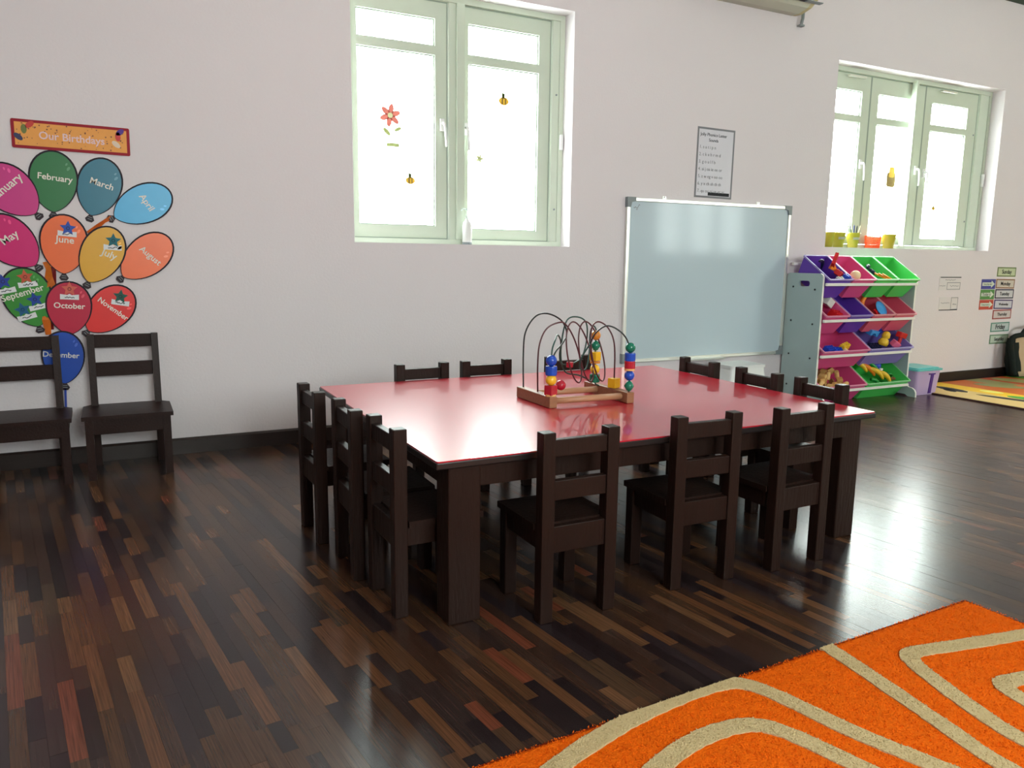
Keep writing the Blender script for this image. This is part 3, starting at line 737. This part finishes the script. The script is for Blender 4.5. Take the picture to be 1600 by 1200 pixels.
toy('toy_brick', 'blue toy brick at the left of the wide third row pink bin', b_brick(.08, .04, .04), BLU, B_, -.08, .07, -.05, (34, 0, 12))
toy('toy_brick', 'second blue toy brick in the middle of the wide third row pink bin', b_brick(.06, .04, .035), BLU, B_, -.01, .06, -.055, (34, 5, -20))
toy('toy_brick', 'yellow toy brick in the wide third row pink bin', b_brick(.075, .035, .035), YEL, B_, .055, .075, -.035, (30, -10, 10))
toy('toy_block', 'small cream toy block by the yellow brick in the third row', box(-.016, .016, -.016, .016, -.016, .016, .003), CRM, B_, .04, .04, -.045, (34, 0, 30))
C_ = (2, 2)
toy('toy_boat', 'light blue toy boat in the wide lilac bin', b_arch(.075, .04, .035), LBL, C_, -.075, .14, .015, (20, 10, 0))
toy('toy_stacker', 'yellow plastic stacking toy in the wide lilac bin', lathe(bmesh.new(), [(0, -.05), (.03, -.05), (.034, -.03), (.026, -.008), (.018, -.004), (.026, .005), (.024, .03), (.012, .042), (0, .044)], 16), YEL, C_, -.010, .085, .012, (12, 12, 0), smooth=True)
toy('toy_ball', 'blue toy ball at the back of the wide lilac bin', b_ball(.042), BLU, C_, .030, .195, .0, smooth=True)
toy('toy_hammer', 'red toy hammer at the right of the wide lilac bin', b_hammer(), RED, C_, .135, .085, .030, (15, 10, 15))
toy('toy_block', 'pink toy block under the red hammer in the lilac bin', box(-.03, .03, -.018, .018, -.02, .02, .004), srgb(230, 110, 150), C_, .085, .055, -.02, (34, 25, 0))
toy('toy_brick', 'dark blue toy brick lying in the wide lilac bin', b_brick(.08, .045, .03), NAV, C_, -.075, .075, -.05, (34, 0, -15))
rw = random.Random(12)
woods = [srgb(205, 160, 95), srgb(190, 135, 75), srgb(120, 75, 45), srgb(225, 185, 120)]
protos = [box(-.028, .028, -.014, .014, -.014, .014, .002), b_cyl(.014, .05), b_wedge(.045, .028, .03), box(-.018, .018, -.018, .018, -.018, .018, .002)]
pm = []
for p in protos:
    me = bpy.data.meshes.new('toy_block'); p.to_mesh(me); p.free(); pm.append(me)
Mb = Matrix.Translation(bins[(3, 0)].location) @ Matrix.Rotation(TH_, 4, 'X')
for k in range(26):
    me = pm[k % 4].copy() if k < 16 else pm[k % 4]
    o = bpy.data.objects.new('wooden_block', pm[k % 4].copy()); COL.objects.link(o)
    o.data.materials.append(mat('block_wood_%d' % (k % 4), woods[(k*7) % 4] if k % 3 else woods[0], .6, .3, .15, 30))
    o.location = Mb @ Vector((rw.uniform(-.16, .10), .035+.022*(k % 8), -.035+rw.uniform(-.025, .012)+.012*(k % 2)))
    o.rotation_euler = [rw.uniform(0, 6) for _ in range(3)]
    tag(o, 'small wooden toy block heaped in the bottom row bin', 'toy', 'wooden blocks in the bottom bin')
D_ = (3, 2)
for k, (u, v, n, rz) in enumerate(((-.115, .125, .0, -35), (-.07, .085, .0, -28), (-.02, .055, -.005, -18), (-.16, .16, .005, -40))):
    toy('toy_banana', ['yellow toy banana lying across the wide green bin', 'long yellow toy banana in front of the green strip', 'yellow toy banana at the front rim of the wide green bin', 'yellow toy banana at the left rim of the wide green bin'][k], b_bend(.13, .016, .16), YEL if k else ORG, D_, u, v, n, (20, 32, rz), smooth=True)
toy('toy_strip', 'bent green toy strip behind the bananas', b_bend(.16, .012, .12, False), GRN, D_, -.065, .15, .005, (20, 30, -25), smooth=True)
toy('toy_bowl', 'green toy bowl in the wide green bin', b_bowl(.042), GRN, D_, .065, .105, -.02, (150, 10, 0), smooth=True)
toy('toy_cup', 'small white toy cup beside the green bowl', b_cyl(.013, .045), WHT, D_, .005, .105, -.005, (10, 5, 0), smooth=True)
toy('toy_stick', 'red toy stick at the back of the wide green bin', b_bend(.11, .011, .08, False), RED, D_, .045, .195, .02, (10, 50, 20), smooth=True)
toy('toy_ball', 'blue toy ball behind the green bowl', b_ball(.034), BLU, D_, .025, .165, -.01, smooth=True)
toy('toy_strip', 'small green toy strip at the front rim of the wide green bin', b_bend(.06, .012, .1, False), GRN, D_, -.10, .04, -.02, (20, 20, -10), smooth=True)
toy('craft_stick', 'brown toy slat beside the green bowl', box(-.04, .04, -.01, .01, -.006, .006, .002), BRN, D_, .09, .055, -.03, (34, 0, 15))

# ------------------------------------------------------------------ sill of the wide window: pots, basket, pencils
M_pot = mat('pot_lime', srgb(188, 180, 60), .3, .5, .08, 12)
ZS = W2[2]
def pot(x, label, lbl=False, r=.043, y=.047):
    t = thing('desk_pot', label, 'pot', (x, y, ZS), group='lime pots on the window sill')
    k = .74
    obj('cup', lathe(bmesh.new(), [(0, 0), (r*k, 0), (r, .092), (r+.002, .098), (r-.002, .098), (r*k-.003, .006), (0, .006)], 20), M_pot, t, True)
    if lbl:
        bm = bmesh.new()
        n = 8; rr_ = lambda z: r*k+(r-r*k)*z/.092+.0008
        for i in range(n):
            a0, a1 = R(-140+100*i/n), R(-140+100*(i+1)/n)
            q = [(rr_(z)*math.cos(a), rr_(z)*math.sin(a), z) for a, z in ((a0, .052), (a1, .052), (a1, .068), (a0, .068))]
            bm.faces.new([bm.verts.new(v) for v in q])
        bmesh.ops.solidify(bm, geom=bm.faces[:], thickness=-.0006)
        obj('name_strip', bm, M_paper, t)
    return t
pot(4.182, 'lime pot at the left end of the window sill', r=.040)
pot(4.280, 'lime pot with a white strip left of the pencil pot', True)
pot(4.418, 'lime pot with a white strip holding pencils', True)
pot(4.775, 'lime pot right of the orange basket', r=.046)
def pencil(x, y, dx, dy, h, col, label, z0=.008, r=.0035):
    bm = bmesh.new(); d = Vector((dx, dy, h)); p0 = Vector((x, y, ZS+z0))
    tube(bm, [p0, p0+d*.93, p0+d], [r, r, .0008], 6)
    return tag(obj('pencil', bm, mat('pencil_%d_%d_%d' % col, srgb(*col), .5)), label, 'pencil', 'pencils in the sill pots')
pencil(4.405, .047, -.045, 0, .145, (90, 120, 60), 'green pencil leaning left in the labelled pencil pot')
pencil(4.412, .040, -.035, .005, .14, (40, 60, 50), 'dark green pencil leaning left in the pencil pot')
pencil(4.425, .050, .005, .005, .145, (30, 40, 90), 'navy pen upright in the pencil pot', r=.006)
pencil(4.432, .042, .010, 0, .14, (20, 30, 40), 'black pen upright in the pencil pot', r=.005)
pencil(4.437, .047, .045, 0, .14, (225, 205, 150), 'cream pencil leaning right in the pencil pot')
pencil(4.268, .047, -.010, .005, .115, (120, 130, 130), 'grey pencil in the lime pot left of the pencil pot')
pencil(4.765, .047, -.040, .005, .13, (150, 140, 130), 'grey pencil leaning in the lime pot right of the basket')
t = thing('sill_basket', 'orange perforated basket between the lime pots', 'basket', (4.615, .048, ZS))
M_ob = mat('basket_orange', srgb(245, 95, 30), .4)
bm = bmesh.new(); NS = 28
for k in range(7):
    z = .004+.013*k; r = .042+.010*k/6
    tube(bm, [(r*1.12*math.cos(2*math.pi*i/NS), min(r, .045)*math.sin(2*math.pi*i/NS), z) for i in range(NS+1)], .0022, 5)
obj('basket_ring', bm, M_ob, t)
bm = bmesh.new()
for i in range(NS):
    a = 2*math.pi*i/NS; tube(bm, [(.042*1.12*math.cos(a), .042*math.sin(a), .002), (.052*1.12*math.cos(a), .045*math.sin(a), .084)], .0025, 5)
obj('basket_rib', bm, M_ob, t)
obj('basket_floor', lathe(bmesh.new(), [(0, 0), (.044, 0), (.044, .003), (0, .003)], 20), M_ob, t)

# soap bottle on the sill of the tall window
t = thing('pump_bottle', 'white pump bottle on the sill of the tall window', 'bottle', (1.598, .050, W1[2]))
obj('bottle_body', lathe(bmesh.new(), [(0, 0), (.021, 0), (.024, .004), (.024, .095), (.020, .112), (.009, .122), (.009, .130), (0, .130)], 20), M_white, t, True)
obj('bottle_base', lathe(bmesh.new(), [(0, -.0), (.0245, 0), (.0245, .012), (.024, .0125)], 20), M_grey, t, True)
bm = lathe(bmesh.new(), [(0, .130), (.010, .130), (.010, .146), (.004, .148), (.004, .170), (.009, .172), (.009, .180), (0, .180)], 14); tube(bm, [(0, 0, .176), (-.026, 0, .176), (-.032, 0, .168)], .004, 8)
obj('pump', bm, M_clear, t, True)

# ------------------------------------------------------------------ lilac box with teal lid, white stool, bag
t = thing('lidded_box', 'lilac storage box with teal lid on the floor beside the toy rack', 'box', (4.79, -.235, 0), (0, 0, R(-2)))
M_lil = mat('box_lilac', srgb(190, 165, 205), .4); M_teal = mat('lid_teal', srgb(95, 190, 190), .35)
bm = bmesh.new(); hb = .17
lo = rrect(-.105, .105, -.095, .095, .02); hi = rrect(-.120, .120, -.108, .108, .02)
a_ = [bm.verts.new((u, v, 0)) for u, v in lo]; b_ = [bm.verts.new((u, v, hb)) for u, v in hi]
for i in range(len(lo)): bm.faces.new((a_[i], a_[(i+1) % len(lo)], b_[(i+1) % len(lo)], b_[i]))
bm.faces.new(a_[::-1]); bm.faces.new(b_); obj('box_body', bm, M_lil, t)
bm = bmesh.new(); plate(bm, rrect(-.130, .130, -.118, .118, .024), t=.012, to=lambda u, v, w_: (u, v, hb-.006+w_)); plate(bm, rrect(-.112, .112, -.10, .10, .02), t=.008, to=lambda u, v, w_: (u, v, hb+.005+w_)); obj('lid', bm, M_teal, t)
bm = bmesh.new(); plate(bm, [(.015, .008), (.042, .010), (.046, .135), (.060, .137), (.060, .145), (-.002, .145), (-.002, .137), (.020, .135)], t=.004, to=lambda u, v, w_: (u, -.0945-.0765*v*0-.0765*0-(.013*v/.17)-.0005-w_, v)); obj('purple_stripe', bm, mat('box_purple', srgb(75, 30, 130), .5), t)

t = thing('step_stool', 'white plastic step stool on the floor below the whiteboard', 'stool', (3.225, -.20, 0))
bm = bmesh.new(); lo = rrect(-.165, .165, -.12, .12, .02); hi = rrect(-.125, .125, -.095, .095, .02)
a_ = [bm.verts.new((u, v, .0)) for u, v in lo]; b_ = [bm.verts.new((u, v, .262)) for u, v in hi]
for i in range(len(lo)): bm.faces.new((a_[i], a_[(i+1) % len(lo)], b_[(i+1) % len(lo)], b_[i]))
bm.faces.new(b_); bm.faces.new(a_[::-1]); obj('stool_body', bm, M_white, t)
bm = bmesh.new(); plate(bm, rrect(-.132, .132, -.102, .102, .022), t=.016, to=lambda u, v, w_: (u, v, .258+w_)); obj('stool_top', bm, M_white, t)

t = thing('floor_bag', 'beige bag with dark trim leaning on the wall at the right picture edge', 'bag', (6.40, -.10, .011), (R(-8), 0, 0))
bm = bmesh.new()
NB, prevr = 24, None
for k in range(9):
    z = .30*k/8; f = 1+.10*math.sin(math.pi*k/8)
    ring = [bm.verts.new((.27*f*math.copysign(abs(math.cos(2*math.pi*i/NB))**.6, math.cos(2*math.pi*i/NB)), (.075*f*(1-.35*k/8))*math.copysign(abs(math.sin(2*math.pi*i/NB))**.7, math.sin(2*math.pi*i/NB))+.004*math.sin(i*2.1+k*1.7), z)) for i in range(NB)]
    if prevr:
        for i in range(NB): bm.faces.new((prevr[i], prevr[(i+1) % NB], ring[(i+1) % NB], ring[i]))
    else: bm.faces.new(ring[::-1])
    prevr = ring
M_trim = mat('bag_trim', (.012, .018, .016), .8, .2)
bm.faces.new(prevr); o = obj('bag_body', bm, [mat('canvas_beige', srgb(190, 165, 135), .9, .1, .1, 14, .5, 30), M_trim], t, True)
for f in o.data.polygons:
    if abs(f.center[0]) > .245: f.material_index = 1
bm = bmesh.new(); tube(bm, smooth_pts([(-.285, -.03, .018), (-.305, -.035, .14), (-.285, -.03, .30), (0, -.04, .315), (.285, -.03, .30), (.305, -.035, .14), (.285, -.03, .018)], 5), .020, 8); obj('trim_band', bm, M_trim, t, True)
bm = bmesh.new(); tube(bm, smooth_pts([(-.20, -.03, .30), (-.12, -.04, .37), (0, -.04, .385), (.12, -.04, .37), (.20, -.03, .30)], 5), .012, 8); obj('bag_handle', bm, M_trim, t, True)

# ------------------------------------------------------------------ play mat
t = thing('play_mat', 'colourful striped play mat on the floor at the right by the wall', 'mat', (0, 0, 0))
MX0, MX1, MY0, MY1 = 4.845, 6.70, -1.75, -.045
obj('mat_base', plate(bmesh.new(), rrect(MX0, MX1, MY0, MY1, .02), t=.008, to=lambda u, v, w_: (u, v, w_)), mat('mat_dark', srgb(60, 25, 20), .6), t)
cols = [('cream', (5.16), (225, 190, 120)), ('yellow', 5.33, (255, 200, 30)), ('orange', 5.62, (215, 105, 30)), ('sage', 5.80, (150, 150, 95)), ('rust', 6.1, (190, 70, 25)), ('green', 6.3, (90, 150, 50)), ('orange', 6.69, (215, 105, 30))]
x = MX0+.012
for nme, xe, c in cols:
    obj('colour_band', plate(bmesh.new(), rect(x, xe, MY0+.012, MY1-.012), t=.002, to=lambda u, v, w_: (u, v, .008+w_)), mat('mat_'+nme, srgb(*c), .5, .4, .06, 6), t); x = xe
def floor_decal(name, pts, mt, z=.010): return obj(name, plate(bmesh.new(), pts, t=.0012, to=lambda u, v, w_: (u, v, z+w_)), mt, t)
def leaf(cx, cy, a, l, wd): return petal(cx, cy, a, l, wd)
M_mblk = mat('mat_black', (.012, .010, .014), .6)
floor_decal('leaf_print', leaf(5.13, -.17, R(-100), .26, .10), M_mblk); floor_decal('leaf_print', leaf(5.02, -.38, R(60), .14, .06), M_mblk)
floor_decal('leaf_print', leaf(5.06, -.50, R(-80), .50, .07), M_mblk)
floor_decal('leaf_print', leaf(5.20, -.62, R(-85), .22, .10), mat('mat_leafgreen', srgb(60, 165, 50), .5)); floor_decal('leaf_print', leaf(5.26, -.40, R(-88), .16, .09), mat('mat_lemon', srgb(255, 240, 120), .5))
floor_decal('leaf_print', leaf(5.50, -.20, R(-60), .34, .16), mat('mat_sage', srgb(150, 150, 95), .5)); floor_decal('leaf_print', leaf(5.9, -.08, R(-70), .36, .20), mat('mat_sage', srgb(150, 150, 95), .5))
floor_decal('leaf_print', leaf(5.72, -.36, R(-70), .4, .14), mat('mat_coral', srgb(225, 110, 60), .5))

# ------------------------------------------------------------------ weekday cards, arrow cards, small notices
def card(nm, x, z, wd, ht, bc, label, body, rot, face=(205, 205, 190), tw=None, cat='card', group=None, tc=M_ink):
    t = thing(nm, label, cat, (x, -.001, z), (0, R(rot), 0), group)
    obj('card_border', plate(bmesh.new(), rect(-wd/2, wd/2, -ht/2, ht/2), t=.0012), mat('card_%d_%d_%d' % bc, srgb(*bc), .5), t)
    if face: obj('card_face', plate(bmesh.new(), rect(-wd/2+.011, wd/2-.011, -ht/2+.009, ht/2-.009), t=.0006, w0=.0012), mat('cardface_%d_%d_%d' % face, srgb(*face), .5), t)
    if body: text(body, .04, (0, 0), 0, tc, t, tw or wd*.52, w=.0024, bold=.0008)
    return t
days = [('Sunday', .812, 6.090, (110, 130, 80), (190, 200, 165), .4), ('Monday', .722, 6.090, (150, 110, 85), (200, 190, 180), .8), ('Tuesday', .645, 6.092, (45, 40, 70), (195, 195, 200), .4), ('Wednesday', .565, 6.093, (75, 55, 110), (195, 195, 205), 1),
        ('Thursday', .488, 6.090, (165, 75, 75), (200, 190, 190), -.5), ('Friday', .390, 6.084, (90, 140, 125), (185, 195, 195), -.6), ('Saturday', .296, 6.086, (105, 140, 110), (185, 200, 185), .3)]
for d, z, x, bc, fc, rot in days:
    card('weekday_card', x, z, .236, .072, bc, 'small wall card reading %s in the weekday column' % d, d, rot, fc, group='weekday cards')
for d, z, bc, lab in (('Yesterday was', .720, (70, 70, 150), 'blue arrow card left of the Monday card'), ('Today is', .642, (85, 140, 75), 'green arrow card left of the Tuesday card'), ('Tomorrow is', .565, (190, 75, 60), 'red arrow card left of the Wednesday card')):
    t = card('arrow_card', 5.878, z, .172, .074, bc, lab, None, 0, None, group='arrow cards beside the weekday column')
    obj('arrow', plate(bmesh.new(), [(-.075, -.013), (.035, -.013), (.035, -.027), (.078, 0), (.035, .027), (.035, .013), (-.075, .013)], t=.0006, w0=.0012), mat('arrow_face', srgb(205, 215, 200), .5), t)
    text(d, .02, (-.012, 0), 0, M_ink, t, .10, w=.0024)
M_pl = mat('notice_paper', (.70, .66, .66), .7, .2)
t = thing('wall_notice', 'white paper notice with a dark top line, upper of two right of the rack', 'notice', (5.421, -.001, .728))
obj('sheet', plate(bmesh.new(), rect(-.125, .122, -.05, .05), t=.0008), M_pl, t)
obj('top_line', plate(bmesh.new(), rect(-.115, .122, .040, .046), t=.0005, w0=.0008), M_ink, t)
obj('drawn_box', plate(bmesh.new(), rect(-.035, .118, -.046, .006), [rect(-.031, .114, -.042, .002)], t=.0005, w0=.0008), M_inkg, t)
bm = bmesh.new(); squiggle(bm, -.06, .06, .024, .004, 18, .003, .0008, 1); squiggle(bm, .0, .10, -.02, .004, 14, .003, .0008, 2); squiggle(bm, -.12, -.05, -.018, .003, 10, .003, .0008, 3); obj('handwriting', bm, M_inkg, t)['kind'] = 'stuff'
t = thing('wall_notice', 'white paper notice with a dark bottom line, lower of two right of the rack', 'notice', (5.425, -.001, .577))
obj('sheet', plate(bmesh.new(), rect(-.108, .108, -.048, .050), t=.0008), M_pl, t)
obj('bottom_line', plate(bmesh.new(), rect(-.105, .106, -.046, -.040), t=.0005, w0=.0008), M_ink, t)
obj('drawn_box', plate(bmesh.new(), rect(.026, .106, -.042, .048), [rect(.030, .102, -.038, .044)], t=.0005, w0=.0008), M_inkg, t)
bm = bmesh.new(); squiggle(bm, -.09, .01, .008, .004, 14, .003, .0008, 6); squiggle(bm, .045, .09, .0, .008, 8, .003, .0008, 7); obj('handwriting', bm, M_inkg, t)['kind'] = 'stuff'

# ------------------------------------------------------------------ bead maze on the table
t = thing('bead_maze', 'wooden bead maze with coloured beads on the red table', 'toy')
zb = TZ+.0005
def bar(x0, x1, y0, y1):
    bm = box(x0, x1, y0, y1, zb, zb+.036, .003)
    return obj('base_bar', bm, M_woodb, t)
bar(1.164, 1.192, -1.575, -1.352); bar(1.436, 1.464, -1.600, -1.340)
for y in (-1.552, -1.408): obj('dowel', tube(bmesh.new(), [(1.185, y, zb+.019), (1.445, y-.012, zb+.019)], .0105, 12), M_dowel, t, True)
M_w1 = mat('wire_black', (.01, .014, .014), .35); M_w2 = mat('wire_red', (.075, .008, .014), .35); M_w3 = mat('wire_green', (.012, .055, .045), .35)
zt = zb+.036
def wire(pts, mt): return obj('wire', tube(bmesh.new(), smooth_pts(pts, 7), .0026, 8), mt, t, True)
# black wire: tall arch from the back of the left bar to its front
wire([(1.178, -1.375, zt-.01), (1.176, -1.375, .56), (1.178, -1.385, .63), (1.205, -1.40, .680), (1.240, -1.42, .690), (1.275, -1.45, .668), (1.277, -1.48, .628), (1.235, -1.52, .600), (1.196, -1.548, .580), (1.182, -1.553, .54), (1.180, -1.553, zt-.01)], M_w1)
# red wire: three helical turns between the bars
H_ = [(1.180, -1.470, zt-.01), (1.180, -1.470, .56), (1.190, -1.47, .62)]
H_ = [(1.180, -1.470, zt-.01), (1.178, -1.470, .53), (1.184, -1.47, .60), (1.210, -1.47, .648)]
for k in range(0, 36):
    a = math.pi/2-2*math.pi*k/12
    H_.append((1.282+.046*k/12+.046*math.cos(a)-.026*math.sin(a), -1.475+.022*math.cos(a), .566+.100*math.sin(a)))
H_ += [(1.400, -1.48, .664), (1.432, -1.49, .640), (1.450, -1.50, .58), (1.452, -1.50, zt-.01)]
wire(H_, M_w2)
# green wire: low loop and the right-hand arch with its bead stack
wire([(1.180, -1.553, .555), (1.184, -1.550, .590), (1.202, -1.535, .615), (1.232, -1.50, .628), (1.262, -1.47, .60), (1.270, -1.45, .555), (1.29, -1.43, .525), (1.33, -1.42, .520), (1.38, -1.41, .540), (1.405, -1.40, .60), (1.40, -1.40, .655), (1.365, -1.40, .675), (1.325, -1.40, .665), (1.31, -1.395, .60), (1.312, -1.39, .53), (1.335, -1.385, .487), (1.385, -1.385, .475), (1.43, -1.38, .455), (1.45, -1.375, zt-.01)], M_w3)
wire([(1.335, -1.53, .60), (1.345, -1.545, .635), (1.375, -1.56, .658), (1.41, -1.575, .645), (1.440, -1.585, .610), (1.450, -1.588, .55), (1.450, -1.588, zt-.01)], M_w1)
wire([(1.335, -1.53, .60), (1.315, -1.51, .55), (1.325, -1.49, .515), (1.36, -1.47, .51), (1.38, -1.455, .56), (1.385, -1.45, .62), (1.395, -1.45, .648), (1.408, -1.45, .635), (1.408, -1.45, .60), (1.408, -1.45, .50), (1.410, -1.45, .458), (1.425, -1.44, .448), (1.448, -1.43, zt-.008)], M_w3)
BC = {'b': srgb(28, 72, 175), 'y': srgb(232, 178, 40), 'r': srgb(175, 28, 48), 'g': srgb(15, 110, 85), 'o': srgb(205, 130, 50), 'w': srgb(220, 170, 110)}
def bead(kind, c, x, y, z, s=.0165):
    if kind == 's': bm = lathe(bmesh.new(), [(s*math.sin(math.pi*k/10), -s*math.cos(math.pi*k/10)) for k in range(11)], 16)
    elif kind == 'c': bm = lathe(bmesh.new(), [(0, -s*.8), (s, -s*.8), (s*1.06, -s*.6), (s*1.06, s*.6), (s, s*.8), (0, s*.8)], 16)
    elif kind == 'd': bm = lathe(bmesh.new(), [(0, -s*1.1), (s*.5, -s*.85), (s, 0), (s*.5, s*.85), (0, s*1.1)], 12)
    elif kind == 'k': bm = box(-s*.85, s*.85, -s*.85, s*.85, -s*.9, s*.9, .002)
    else: bm = lathe(bmesh.new(), [(0, -s*.2), (s*1.05, -s*.2), (s*1.05, s*.2), (0, s*.2)], 16)
    o = obj('bead', bm, mat('bead_'+c, BC[c], .25, .5), t, kind in 'sd'); o.location = (x, y, z)
    if kind == 'k': o.rotation_euler = (0, 0, R(20))
for k, c, z in (('k', 'r', zt+.018), ('s', 'y', zt+.050), ('c', 'b', zt+.079), ('s', 'b', zt+.110)): bead(k, c, 1.180, -1.553, z, .0175)
bead('f', 'w', 1.180, -1.553, zt+.002, .016)
for k, c, z in (('d', 'g', zt+.019), ('s', 'b', zt+.053), ('f', 'w', zt+.073), ('c', 'r', zt+.088), ('c', 'b', zt+.113), ('s', 'g', zt+.143)): bead(k, c, 1.450, -1.588, z, .0165)
for k, c, z in (('c', 'g', .473), ('s', 'y', .503), ('f', 'o', .527), ('k', 'y', .547), ('d', 'g', .582), ('s', 'o', .617)): bead(k, c, 1.408, -1.45, z, .0165)
bead('k', 'y', 1.452, -1.50, zt+.016, .018)
bead('s', 'r', 1.262, -1.475, .462, .017)
bead('c', 'r', 1.315, -1.44, .522, .011)

# ------------------------------------------------------------------ orange rug
t = thing('area_rug', 'orange rug with curved cream lines on the floor in the foreground', 'rug', (RUGC[0], RUGC[1], 0), (0, 0, R(2.0)))
RW, RD = 2.3, 1.75
M_or = mat('rug_orange', srgb(230, 101, 15), .95, .05, .10, 40, .4, 260); M_cr = mat('rug_cream', srgb(200, 178, 135), .95, .05, .08, 40, .4, 260); M_hem = mat('rug_hem', srgb(120, 35, 10), .95, .05, .2, 40)
obj('backing', plate(bmesh.new(), rect(-RW, 0, -RD, 0), t=.004, to=lambda u, v, w_: (u, v, w_)), M_hem, t)
def pile_z(x, y): return .0085
nx, ny = 230, 175
bm = bmesh.new(); g = []
rr = random.Random(2)
for j in range(ny+1):
    row = []
    for i in range(nx+1):
        x = -RW+.003+(RW-.006)*i/nx; y = -RD+.003+(RD-.006)*j/ny
        e = min(i, nx-i, j, ny-j)
        row.append(bm.verts.new((x, y, (.0035 if e == 0 else .0085+rr.uniform(-.0005, .0005)))))
    g.append(row)
for j in range(ny):
    for i in range(nx): bm.faces.new((g[j][i], g[j][i+1], g[j+1][i+1], g[j+1][i]))
obj('pile', bm, M_or, t)
LINES = [
 [(.20, -2.86), (.35, -2.73), (.50, -2.632), (.633, -2.568), (.754, -2.530), (.857, -2.508), (.978, -2.494), (1.060, -2.498), (1.098, -2.520), (1.125, -2.580), (1.160, -2.724), (1.204, -2.846), (1.27, -3.02), (1.36, -3.25), (1.42, -3.50), (1.45, -3.9)],
 [(.35, -2.95), (.55, -2.78), (.680, -2.695), (.787, -2.645), (.860, -2.624), (.935, -2.616), (1.005, -2.628), (1.045, -2.672), (1.083, -2.787), (1.115, -2.90), (1.18, -3.10), (1.24, -3.4), (1.26, -3.8)],
 [(1.377, -2.470), (1.366, -2.560), (1.349, -2.675), (1.331, -2.790), (1.315, -2.901), (1.33, -3.05), (1.44, -3.3), (1.55, -3.6), (1.58, -4.0)],
 [(1.880, -2.648), (1.760, -2.626), (1.640, -2.603), (1.545, -2.584), (1.508, -2.590), (1.484, -2.625), (1.462, -2.690), (1.442, -2.760), (1.421, -2.883), (1.45, -3.05), (1.58, -3.25), (1.70, -3.6)],
 [(1.860, -2.800), (1.74, -2.775), (1.65, -2.757), (1.595, -2.748), (1.570, -2.762), (1.558, -2.810), (1.545, -2.90), (1.59, -3.05), (1.72, -3.25), (1.84, -3.5)],
 [(.25, -3.30), (.50, -3.00), (.66, -2.86), (.80, -2.78), (.90, -2.76), (.96, -2.80), (1.00, -2.92), (1.06, -3.15), (1.08, -3.5)]]
Minv = (Matrix.Translation((RUGC[0], RUGC[1], 0)) @ Matrix.Rotation(R(2.0), 4, 'Z')).inverted()
allpts = []
for li, ln in enumerate(LINES):
    P = [Minv @ p for p in smooth_pts([(x, y, 0) for x, y in ln], 8)]
    allpts += [Minv @ p for p in smooth_pts([(x, y, 0) for x, y in ln], 30)]
    bm = bmesh.new(); a_, b_ = [], []
    rl = random.Random(li)
    for i, p in enumerate(P):
        d = (P[min(i+1, len(P)-1)]-P[max(i-1, 0)]).normalized(); q = Vector((-d.y, d.x, 0))*.0205
        jit = 1+rl.uniform(-.06, .06)
        cl = lambda v: (max(-RW+.004, min(-.004, v.x)), max(-RD+.004, min(-.004, v.y)))
        a_.append([bm.verts.new((*cl(p+q*jit), z)) for z in (.006, .0112)]); b_.append([bm.verts.new((*cl(p-q*jit), z)) for z in (.006, .0112)])
    for i in range(len(P)-1):
        bm.faces.new((a_[i][1], a_[i+1][1], b_[i+1][1], b_[i][1])[::-1]); bm.faces.new((a_[i][0], a_[i+1][0], a_[i+1][1], a_[i][1])); bm.faces.new((b_[i][1], b_[i+1][1], b_[i+1][0], b_[i][0]))
    bmesh.ops.recalc_face_normals(bm, faces=bm.faces[:])
    obj('cream_line', bm, M_cr, t)
# tufts standing out of the pile
from mathutils import kdtree
kd = kdtree.KDTree(len(allpts))
for i, p in enumerate(allpts): kd.insert(p, i)
kd.balance()
verts, faces, mi = [], [], []
rt_ = random.Random(9)
for k in range(110000):
    x = rt_.uniform(-1.75, -.003) ; y = rt_.uniform(-.95, -.003)
    near_ = kd.find((x, y, 0))[2] < .0215
    a = rt_.uniform(0, math.pi); dx, dy = .0016*math.cos(a), .0016*math.sin(a); lx, ly = rt_.uniform(-.003, .003), rt_.uniform(-.003, .003)
    z0 = .0108 if near_ else .0082; h = rt_.uniform(.0012, .0032)
    s = len(verts); verts += [(x-dx, y-dy, z0), (x+dx, y+dy, z0), (x+lx, y+ly, z0+h)]; faces.append((s, s+1, s+2)); mi.append(1 if near_ else 0)
me = bpy.data.meshes.new('pile_tufts'); me.from_pydata(verts, [], faces); me.materials.append(M_or); me.materials.append(M_cr); me.polygons.foreach_set('material_index', mi)
o = bpy.data.objects.new('pile_tufts', me); COL.objects.link(o); o.parent = t; o['kind'] = 'stuff'
